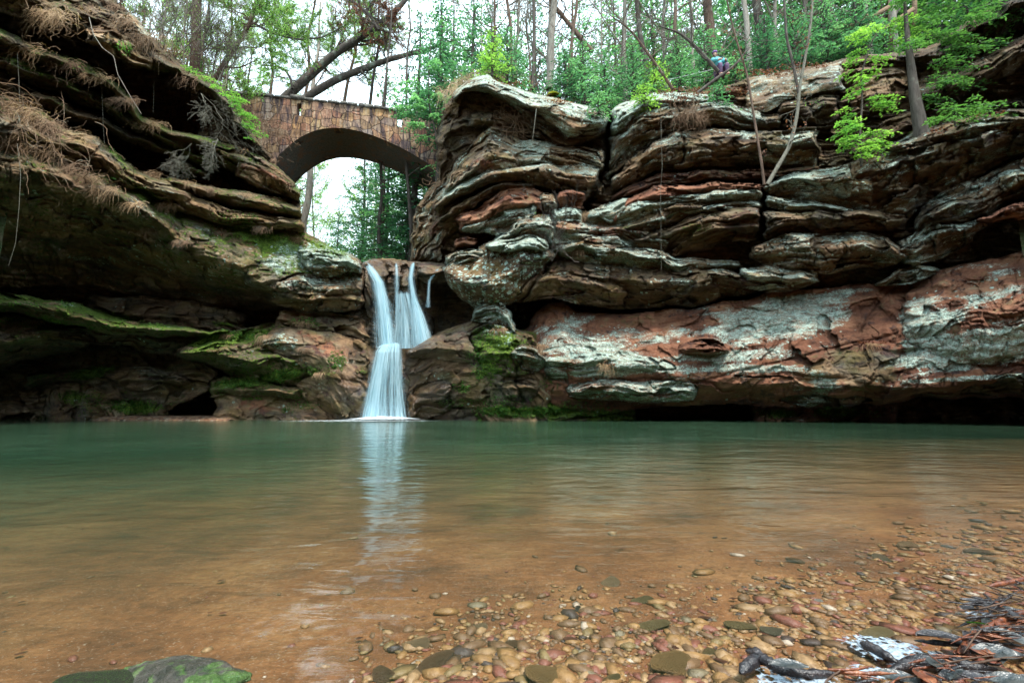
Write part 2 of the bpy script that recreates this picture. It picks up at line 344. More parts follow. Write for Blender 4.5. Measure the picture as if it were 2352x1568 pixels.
def relief(name, x0, x1, y0, y1, poly, base, slabs, cracks, paint, step=2.0, roll=16, rolld=1.1, seed=0, warp=1.0, amp=1.0, lich=0., moss=0., tone=1.0, back=3.0, rollY=True):
    nx = int((x1-x0)/step)+1; ny = int((y1-y0)/step)+1
    px, py = np.meshgrid(np.linspace(x0, x1, nx), np.linspace(y0, y1, ny))
    # ragged edges: the whole layout is shifted about by noise
    wx = warp*(9*fbm(px/70, py/35, seed+.5, 4)+2*fbm(px/14, py/9, seed+3.1, 3))
    wy = warp*(5.5*fbm(px/110, py/50, seed+7.5, 3)+2.6*fbm(px/30, py/14, seed+9.1, 4, .6))
    wy = wy+warp*4.5*np.tanh(3*pn(px/85+seed, py/60, seed+11))
    wx = wx+warp*5*np.tanh(3*pn(px/70, py/22, seed+15))
    qx, qy = px+wx, py+wy
    D = base(qx, qy)+0*qx; ids = np.zeros(px.shape); bedc = qy/40.0
    li = np.full(px.shape, lich, float); mo = np.full(px.shape, moss, float); ru = np.zeros(px.shape); wt = np.zeros(px.shape); tn = np.full(px.shape, tone, float); am = np.ones(px.shape)
    full = dict(D=D, ids=ids, bedc=bedc, li=li, mo=mo, ru=ru, wt=wt, tn=tn)
    for k, s in enumerate(slabs):
        xa, xb = s['t'][0][0], s['t'][-1][0]
        ya = min(p_[1] for p_ in s['t'])-30; yb = max(p_[1] for p_ in s['b'])+30
        j0 = max(0, int((xa-30-x0)/step)); j1 = min(nx, int((xb+30-x0)/step)+2)
        i0 = max(0, int((ya-y0)/step)); i1 = min(ny, int((yb-y0)/step)+2)
        if i1 <= i0 or j1 <= j0: continue
        w_ = (slice(i0, i1), slice(j0, j1)); x_, y_ = qx[w_], qy[w_]; Dw = D[w_]
        t = I(x_, s['t']); b = I(x_, s['b']); b = b+np.minimum(.10*(b-t), 7); h = b-t
        nn = I(x_, s['n']) if isinstance(s['n'], list) else t+h*s['n']
        ok = (y_ > t) & (y_ < b) & (x_ > xa) & (x_ < xb) & (h > 1)
        u = np.clip((nn-y_)/np.maximum(nn-t, 1), 0, 1); w = np.clip((y_-nn)/np.maximum(b-nn, 1), 0, 1)
        d = I(x_, s['Y'])+s['lean']*u**s['pl']+s['under']*w**s['pu']
        if s['el']: e = np.clip(1-(x_-xa)/s['el'], 0, 1); d = d+.7*(1-np.sqrt(np.clip(1-e*e, 0, 1)))
        if s['er']: e = np.clip(1-(xb-x_)/s['er'], 0, 1); d = d+.7*(1-np.sqrt(np.clip(1-e*e, 0, 1)))
        bc = (y_-t)/40.0*(50/np.maximum(h, 25))**.5+k*3.7
        fr = ok & (d < Dw)
        Dw[fr] = d[fr]; bedc[w_][fr] = bc[fr]; ids[w_][fr] = k+1
        c = s['col']
        for nm, arr in (('l', li), ('m', mo), ('r', ru), ('w', wt), ('t', tn), ('a', am)):
            arr[w_][fr] = (1.45 if nm == 'l' else 1)*c.get(nm, {'l': lich, 'm': moss, 't': tone, 'a': 1.}.get(nm, 0))
        if 'lt' in c: li[w_][fr] = np.clip(c.get('l', lich)+c['lt']*.35*np.clip(u[fr]*1.6, 0, 1), -1, 2)
        if 'mt' in c: mo[w_][fr] = np.clip(c.get('m', moss)+c['mt']*np.clip(u[fr]*1.6, 0, 1), -1, 2)
    for pts, wd, dep in cracks:
        q = seg_dist(px+wx*.7, py+wy*.7, pts)
        D = D+dep*np.exp(-(q/wd)**2)
    Wd = P(px, py, D)
    X, Yy, Z = Wd[..., 0], Wd[..., 1], Wd[..., 2]
    # lumps, ledges and grain of the stone
    amp = amp*am
    D = D+amp*(.20*fbm(X*.8, Yy*.8, Z*1.3+seed, 4)+.05*fbm(X*4, Yy*4, Z*7+seed, 3))
    wb = .8*fbm(px/160, py/80, seed+2.2, 3)
    s1 = pn(px/260+seed, bedc*2.2+wb*2, ids*3.3); s2 = pn(px/120, bedc*6+wb*5, ids*1.3+5); s3 = pn(px/55, bedc*15+wb*9, ids+9)
    stepf = lambda s: np.tanh(s*4)
    reg = .35+.65*ss(-.25, .25, fbm(px/140, py/70, seed+40.1, 3))
    s4 = pn(px/90, bedc*11+wb*8, ids*5.1+3)
    D = D-amp*reg*(.12*stepf(s1)+.085*stepf(s2)+.035*stepf(s4)+.03*s3)
    # tilted facets, larger and smaller, longer along the bedding
    cx1 = px/62+.35*fbm(px/50, py/30, seed+1.2, 3); cy1 = bedc*1.5+wb*.8+.2*fbm(px/40, py/20, seed+6.2, 3)
    v1, e1 = cells(cx1+ids*3.1, cy1, int(seed*3+1)); v2, e2 = cells(px/24+.3*fbm(px/20, py/12, seed+8., 2), bedc*4+wb*3, int(seed*3+2))
    gy_ = np.abs(np.gradient(D, axis=0))/step; amp = amp/(1+(gy_/.07)**2)
    D = D+amp*(.30*v1+.10*v2+.035*np.exp(-(e1/.04)**2)+.02*np.exp(-(e2/.08)**2))
    # blocks broken along joints
    jn = np.abs(pn(px/34+2*pn(px/60, py/60, 3.3), ids*2.7+np.floor(bedc*2.2+wb*2)*.71, seed+1.7))
    D = D+amp*.10*np.exp(-(jn/.035)**2)*(reg > .6)
    inm = inside(px+wx*.6, py+wy*.6, poly)
    de = seg_dist(px+wx*.6, py+wy*.6, [p for p in poly if p[1] < y1+5], False)
    e = np.clip(1-de/roll, 0, 1); D = D+rolld*(1-np.sqrt(np.clip(1-e*e, 0, 1)))
    V = P(px, py, D).reshape(-1, 3)
    ru = ru+.10+.35*fbm(px/130, py/45, seed+33.3, 3)
    li = li+.42*fbm(px/75, py/32, seed+21.3, 4)*(li > -.1); tn = tn*(1+.35*fbm(px/110, py/60, seed+25.3, 3)); mo = mo+.25*fbm(px/60, py/40, seed+29.3, 3)
    for kind, cx, cy, rx, ry, ang, st in paint:
        a = math.radians(ang); dx = (px-cx)*math.cos(a)+(py-cy)*math.sin(a); dy = -(px-cx)*math.sin(a)+(py-cy)*math.cos(a)
        f = st*np.clip(1.25-np.sqrt((dx/rx)**2+(dy/ry)**2+1e-9)+.25*fbm(px/25, py/14, cx*.1, 3), 0, 1)
        arr = {'l': li, 'm': mo, 'r': ru, 'w': wt, 't': tn}[kind]; arr += f
    vid = np.arange(nx*ny).reshape(ny, nx)
    fm = inm[:-1, :-1] & inm[1:, :-1] & inm[:-1, 1:] & inm[1:, 1:]
    F = np.stack([vid[:-1, :-1], vid[1:, :-1], vid[1:, 1:], vid[:-1, 1:]], -1)[fm]
    # close the outline: run it back into the hillside
    E = []
    pad = np.pad(fm, 1)
    up = fm & ~pad[:-2, 1:-1]; dn = fm & ~pad[2:, 1:-1]; lf = fm & ~pad[1:-1, :-2]; rt = fm & ~pad[1:-1, 2:]
    for m_, a, b in ((up, (0, 0), (0, 1)), (dn, (1, 1), (1, 0)), (lf, (1, 0), (0, 0)), (rt, (0, 1), (1, 1))):
        ii, jj = np.nonzero(m_); E.append(np.stack([vid[ii+a[0], jj+a[1]], vid[ii+b[0], jj+b[1]]], 1))
    E = np.concatenate(E); ub = np.unique(E); mp = {}
    idx = np.zeros(nx*ny, np.int64); idx[ub] = np.arange(len(ub))+nx*ny
    B = V[ub].copy(); f_ = 1+back/B[:, 1]; B[:, 0] *= f_; B[:, 1] *= f_; B[:, 2] = CAM_H+(B[:, 2]-CAM_H)*f_     # thickness: outline carried 3 m further into the hill
    SF = np.stack([E[:, 0], E[:, 1], idx[E[:, 1]], idx[E[:, 0]]], 1)
    ca = np.stack([li, mo, ru], -1).reshape(-1, 3); cb = np.stack([np.clip(wt, 0, 1), tn, bedc/4], -1).reshape(-1, 3)
    V = np.concatenate([V, B]); ca = np.concatenate([ca, ca[ub]]); cb = np.concatenate([cb, cb[ub]])
    F = np.concatenate([F, SF])
    used = np.unique(F); rm = np.zeros(len(V), np.int64); rm[used] = np.arange(len(used))
    me = mesh_np(name, V[used], rm[F], ROCK, True, {'ca': ca[used], 'cb': cb[used]})
    o = obj(name, me)
    def depth(x, y):
        i = int(round((y-y0)/(y1-y0)*(ny-1))); j = int(round((x-x0)/(x1-x0)*(nx-1)))
        return float(D[min(max(i, 0), ny-1), min(max(j, 0), nx-1)])
    return o, depth

STEP = 2.0
# ---- left cliff -----------------------------------------------------------------
LY = [(-260, 7.0), (0, 8.6), (300, 11.0), (500, 12.3), (690, 13.2), (840, 13.6)]
def LYo(d): return [(x, y+d) for x, y in LY]
left_poly = [(-260,-140),(0,-95),(150,-65),(250,-12),(300,28),(345,78),(400,122),(440,160),(500,190),(528,222),(548,262),(578,306),(618,350),(652,394),(690,436),(694,500),(704,532),(760,562),(800,580),(834,602),(838,650),(838,700),(846,740),(852,800),(850,870),(850,1060),(-260,1060)]
def left_base(x, y):
    return I(x, [(-260, 12.5), (0, 14), (400, 16.5), (600, 18)])+0*y
left_slabs = [
 # top block and the pieces on it
 slab([(-260,-150),(0,-95),(150,-65),(250,-12),(300,28),(345,78),(400,122),(440,160),(500,190),(560,222),(600,300)],
      [(-260,-50),(0,22),(150,58),(220,88),(265,122),(300,150),(400,168),(470,205),(520,250),(560,300),(600,345)], LYo(.2), .62, 1.6, .7, m=0.32, t=0.72),
 slab([(200,55),(260,68),(310,92),(352,130)], [(200,92),(260,122),(310,148),(352,160)], [(200,9.9),(352,11.1)], .6, .35, .3, 10, 10, t=1.43, l=.05),
 slab([(270,20),(300,30),(345,78),(352,90)], [(270,45),(300,72),(345,92),(352,100)], [(270,10.6),(352,11.3)], .6, .3, .2, 6, 6, t=1.95, l=.3),
 slab([(380,140),(440,165),(500,195),(550,255)], [(380,162),(440,190),(480,215),(550,290)], [(380,12.0),(550,13.3)], .6, .5, .5, 12, 0, m=0.30, t=0.91),
 slab([(455,195),(500,188),(530,222),(560,276),(620,350)], [(455,330),(500,335),(530,345),(560,352),(620,368)], [(455,13.4),(620,14.2)], .4, .5, .3, 20, 0, t=0.59, m=0.25),
 # ledge B and the small ones under it
 slab([(-260,-20),(0,62),(100,112),(170,132),(230,158),(290,212),(330,262),(380,287),(440,312),(520,332),(600,358),(650,396),(694,440)],
      [(-260,60),(0,112),(100,150),(170,172),(230,202),(290,252),(330,292),(380,318),(440,342),(520,382),(600,425),(694,456)], LYo(.3), .4, .8, 1.1, m=0.36, t=0.91, mt=.15),
 slab([(-260,60),(0,122),(80,152),(150,182),(230,218),(310,268),(380,312),(440,345),(500,372)],
      [(-260,120),(0,170),(80,190),(150,222),(230,250),(310,300),(380,340),(440,372),(500,392)], LYo(.7), .4, .6, 1.0, 0, 40, m=0.40, t=0.78, mt=.15),
 slab([(-260,110),(0,165),(130,225),(250,272),(325,312),(375,338),(420,366),(490,398)],
      [(-260,170),(0,220),(130,262),(250,300),(325,335),(375,360),(420,388),(490,410)], LYo(1.0), .4, .5, .8, 0, 30, m=0.30, t=0.78),
 slab([(540,352),(600,362),(650,400),(694,445)], [(540,400),(600,430),(650,446),(694,458)], [(540,12.9),(694,13.4)], .45, .5, .6, 20, 8, r=.25, t=1.17),
 # ledge C, brush covered, with a grey worn back
 slab([(-260,110),(0,222),(60,240),(100,262),(150,290),(230,320),(265,343),(300,373),(345,400),(390,408),(440,432)],
      [(-260,260),(0,330),(60,335),(100,345),(150,362),(230,388),(265,410),(300,430),(345,442),(390,462),(440,492)], LYo(-.1), .55, 1.1, .5, 0, 30, m=0.28, t=1.30, mt=.1),
 slab([(380,400),(420,410),(480,428),(520,438),(600,444),(650,456),(694,478)], [(380,425),(420,440),(480,458),(520,468),(600,482),(650,492),(694,500)], [(380,11.9),(694,13.2)], .5, .6, .7, 20, 8, m=0.40, t=1.30, lt=.1),
 slab([(330,412),(400,440),(470,462),(540,480),(600,490),(694,506),(704,532)], [(330,440),(400,478),(470,500),(540,515),(600,525),(694,532),(704,534)], [(330,11.4),(704,13.4)], .5, .5, .5, 20, 8, m=0.30, r=.12, t=1.30),
 # the great boulder
 slab([(-260,180),(0,300),(100,322),(200,362),(270,392),(330,432),(420,486),(520,500),(600,515),(690,530),(760,560),(800,580),(838,602)],
      [(-260,600),(0,655),(200,650),(430,690),(560,708),(640,712),(700,702),(770,708),(838,705)], [(-260,6.9),(0,8.5),(270,10.6),(420,11.6),(560,12.4),(700,12.9),(838,13.4)],
      [(-260,330),(0,374),(100,400),(200,430),(270,452),(330,482),(400,541),(480,590),(560,616),(636,672),(700,688),(838,690)], 1.5, 4.0, 0, 14, 1.4, 1.1, m=0.30, t=1.17, mt=.2, l=.1, a=.7),
 slab([(690,575),(720,566),(760,568),(800,584),(836,604)], [(690,600),(720,622),(760,628),(800,622),(836,628)], [(690,12.6),(836,13.1)], .5, .5, .5, 24, 10, m=0.30, l=.22, t=1.43),
 slab([(620,640),(680,628),(760,632),(836,640)], [(620,690),(700,712),(760,708),(836,702)], [(620,12.55),(836,13.2)], .4, .4, .8, 30, 10, l=.15, m=0.15, t=1.04),
 # recess wall behind
 slab([(200,680),(330,680),(430,692),(500,700),(560,722)], [(200,760),(330,775),(430,780),(500,775),(560,760)], [(200,13.8),(560,14.3)], .4, .5, .3, 40, 40, t=0.78),
 # long thin ledge
 slab([(-260,640),(0,668),(60,676),(110,690),(190,703),(260,728),(330,744),(420,754),(480,768),(512,758),(530,756)],
      [(-260,700),(0,712),(60,722),(110,734),(190,748),(260,768),(330,774),(420,774),(480,776),(530,762)], [(-260,8.4),(0,10.0),(260,11.4),(530,13.0)], .5, .9, 1.0, 0, 14, m=0.44, t=1.23, mt=.12),
 slab([(-260,760),(200,755),(330,770),(420,776),(480,772)], [(-260,790),(200,780),(330,800),(420,806),(480,790)], [(-260,9.4),(0,10.9),(260,12.3),(480,13.3)], .3, .3, .4, 0, 14, t=0.65),
 # lower left block
 slab([(-260,715),(0,724),(60,730),(120,740),(170,758),(205,776)], [(-260,860),(0,835),(60,818),(120,806),(170,800),(205,790)], [(-260,8.8),(0,10.6),(205,12.4)], .5, .7, 2.0, 0, 16, m=0.32, r=.1, t=1.17),
 # back wall near the water
 slab([(100,790),(200,782),(300,800),(420,806),(470,820),(500,850)], [(100,1070),(200,1070),(300,1070),(380,1070),(384,940),(500,880)], [(100,14.0),(300,13.9),(500,13.6)], .25, .8, .2, 60, 10, m=0.30, t=0.98),
 slab([(190,860),(260,850),(340,838),(400,850),(440,872)], [(190,885),(260,895),(340,905),(400,880),(440,880)], [(190,13.7),(440,13.3)], .5, .4, .7, 30, 20, t=1.10),
 slab([(60,870),(140,845),(220,850),(280,880)], [(60,890),(140,880),(220,880),(280,890)], [(60,13.5),(280,13.6)], .5, .3, .5, 20, 20, m=0.40, t=0.78),
 # middle block left of the falls
 slab([(405,800),(420,788),(460,776),(500,766),(560,752),(600,746),(640,744),(700,752),(760,765),(820,782),(856,795)],
      [(405,812),(420,818),(460,830),(500,842),(560,868),(600,880),(640,895),(700,935),(760,960),(820,1070),(856,1070)], [(405,12.4),(600,12.7),(856,13.4)],
      [(405,806),(460,808),(500,812),(560,822),(600,840),(640,860),(700,850),(760,855),(856,850)], .9, 1.5, 16, 12, 1.3, 1.1, m=0.42, t=1.10),
 slab([(600,768),(640,758),(700,752),(760,765),(820,784),(856,798)], [(600,830),(640,850),(700,900),(760,960),(820,1070),(856,1070)], [(600,12.75),(700,12.8),(856,13.25)], .35, .6, .7, 40, 10, m=-.1, r=.1, t=1.30, a=.45),
 slab([(480,870),(520,862),(600,868),(700,880),(760,900),(856,940)], [(480,912),(520,905),(600,908),(700,912),(760,925),(856,1070)], [(480,13.2),(856,13.6)], .6, .6, .35, 12, 0, m=0.40, t=1.17),
 slab([(492,905),(520,900),(600,902),(700,904),(800,925),(856,950)], [(505,1070),(520,1070),(600,1070),(700,1070),(800,1070),(856,1070)], [(492,13.4),(856,13.6)], .5, .15, .2, 14, 0, r=.12, t=1.23, m=0.15, a=.4),
 slab([(640,716),(700,712),(780,716),(820,722),(850,745)], [(640,748),(700,762),(780,775),(820,792),(850,800)], [(640,13.5),(850,13.9)], .5, .5, .4, 20, 10, r=.2, t=1.23),
]
left_paint = [('r',740,600,110,45,15,-1.1),('r',650,785,60,20,0,-.7),
 ('l',700,585,60,22,20,.6),('l',650,605,45,24,10,.5),('l',770,590,50,20,20,.45),('l',700,650,60,30,10,.22),('l',160,698,45,9,10,.6),('l',510,640,90,30,20,.12),('l',330,590,70,25,20,.12),('l',560,470,40,10,10,.3),
 ('l',470,420,30,8,20,.3),('l',640,770,22,10,0,.42),('l',650,800,20,9,0,.35),('l',790,600,30,12,20,.35),('m',610,545,80,26,20,.5),('m',540,775,110,16,-4,.45),('m',90,745,110,14,8,.4),('m',240,720,140,10,12,.4),('m',760,575,50,14,20,.3),('m',330,440,60,15,30,.4),('m',420,400,40,10,20,.45),
 ('m',545,880,50,12,-5,.55),('m',640,865,50,14,-15,.5),('m',590,915,110,5,0,.35),('m',660,944,14,10,0,.35),('m',700,925,40,14,10,.15),('m',215,855,60,14,-10,.5),('m',310,935,62,16,0,.55),('m',165,915,35,20,0,.3),
 ('m',775,828,22,28,0,.35),('m',735,850,40,12,0,.2),('m',520,745,40,8,5,.4),('m',270,350,16,30,-25,.35),('m',180,185,30,8,25,.45),('m',470,790,60,18,-10,.25),('m',710,742,30,8,0,.3),
 ('r',760,800,70,20,15,.4),('r',700,770,40,12,10,.35),('r',640,455,60,10,15,.4),('r',600,930,90,18,0,.25),('r',620,400,50,14,30,.35),('r',290,868,60,14,0,.25),
 ('w',815,880,46,75,0,.9),('w',780,900,60,30,20,.45),('w',835,700,20,80,0,.8),('w',800,800,40,16,15,.6),('w',700,955,160,12,0,.5),('w',836,620,14,30,0,.8),
 ('t',190,310,60,16,20,.5),('t',290,345,50,12,20,.3),('t',380,500,110,40,25,-.35),('m',420,360,70,14,25,.2),
]
left_cliff, LD = relief('cliff', -260, 862, -150, 1060, left_poly, left_base, left_slabs,
    [([(200,500),(420,560),(600,640)], 5, .1), ([(205,62),(215,90)], 3, .3), ([(560,760),(640,800)], 3, .0)], left_paint, STEP, 12, .9, 1, lich=.05, moss=.22, tone=1.25)
tag(left_cliff, 'dark mossy sandstone cliff of stepped overhanging ledges left of the waterfall', 'cliff', kind='structure')

# ---- rock face that carries the falls --------------------------------------------
def cen_base(x, y): return 14.75+1.6*ss(960, 1030, x)*ss(615, 680, y)*ss(800, 740, y)+0*y
cen_poly = [(800,600),(832,602),(850,594),(880,592),(910,594),(940,598),(985,600),(1020,604),(1130,606),(1130,1060),(800,1060)]
cen_slabs = [
 slab([(800,600),(850,594),(880,592),(940,598),(1020,604),(1060,612)], [(800,720),(850,722),(870,700),(900,690),(925,700),(950,690),(962,640),(1010,648),(1060,640)], [(800,13.9),(880,14.15),(960,14.1),(1060,13.9)], .35, .7, .5, 0, 0, w=.85, t=.9),
 slab([(838,600),(846,604),(858,640),(872,660)], [(838,700),(846,720),(858,726),(872,720)], [(838,13.8),(872,14.2)], .5, .1, .2, 0, 10, w=.8),
 slab([(884,606),(900,600),(915,610)], [(884,690),(900,700),(915,692)], [(884,14.05),(915,14.1)], .4, .3, .4, 10, 10, w=.9, t=.8),
 slab([(918,612),(935,604),(947,622)], [(918,690),(935,702),(947,698)], [(918,13.95),(947,14.0)], .5, .3, .4, 10, 10, w=.9, t=.8),
 slab([(955,604),(985,600),(1020,606),(1030,612)], [(955,634),(985,650),(1020,630),(1030,622)], [(955,14.0),(1030,13.8)], .5, .4, .4, 8, 0, w=.6, t=1.0),
 slab([(800,715),(850,700),(875,720),(880,800)], [(800,1070),(850,810),(875,806),(880,804)], [(800,13.9),(880,14.4)], .4, .2, .3, 0, 20, w=.95, t=.6),
 slab([(960,720),(975,712),(1000,730)], [(960,800),(975,800),(1000,800)], [(960,14.4),(1000,14.8)], .5, .3, .1, 10, 10, w=.9, t=.6),
 slab([(800,780),(850,792),(880,800),(930,798),(960,794),(1000,776),(1130,760)], [(800,1070),(850,1070),(930,1070),(1130,1070)], [(800,13.3),(860,13.65),(900,13.75),(1000,13.4),(1130,13.4)],
      [(800,830),(850,828),(930,830),(1000,815),(1130,800)], .7, .25, 0, 0, 1.6, 1.2, w=.75, t=.8, r=.1),
]
cen_rock, CD = relief('waterfall_ledge', 800, 1130, 584, 1060, cen_poly, cen_base, cen_slabs, [([(957,606),(950,640),(948,700)], 4, .3)], [('r',985,612,30,12,0,.3)], STEP, 8, .5, 3, lich=-.3, moss=-.2, warp=.35, amp=.55)
tag(cen_rock, 'wet dark brown rock step that the waterfall runs over', 'rock ledge', kind='structure')

# ---- right cliff -----------------------------------------------------------------
RY = [(925, 14.2), (1000, 13.9), (1200, 13.1), (1500, 12.6), (1800, 11.9), (2100, 10.9), (2352, 9.8), (2640, 8.6)]
def RYo(d): return [(x, y+d) for x, y in RY]
right_poly = [(930,1060),(932,800),(960,790),(1000,765),(1050,745),(1078,738),(1084,706),(1060,690),(1034,664),(1016,622),(1012,608),(1005,604),(940,602),(942,545),(955,480),(975,440),(1004,408),(1000,330),(1012,250),(1040,214),(1068,186),(1090,176),(1120,170),(1160,185),(1210,207),(1300,228),(1394,256),(1404,262),(1416,240),(1480,216),(1600,212),(1630,204),(1690,188),(1720,178),(1800,160),(1900,142),(1990,122),(2080,120),(2150,95),(2250,30),(2352,-45),(2500,-140),(2640,-230),(2640,1060)]
def right_base(x, y):
    return I(x, RYo(1.25))+3.4*ss(640, 700, y)
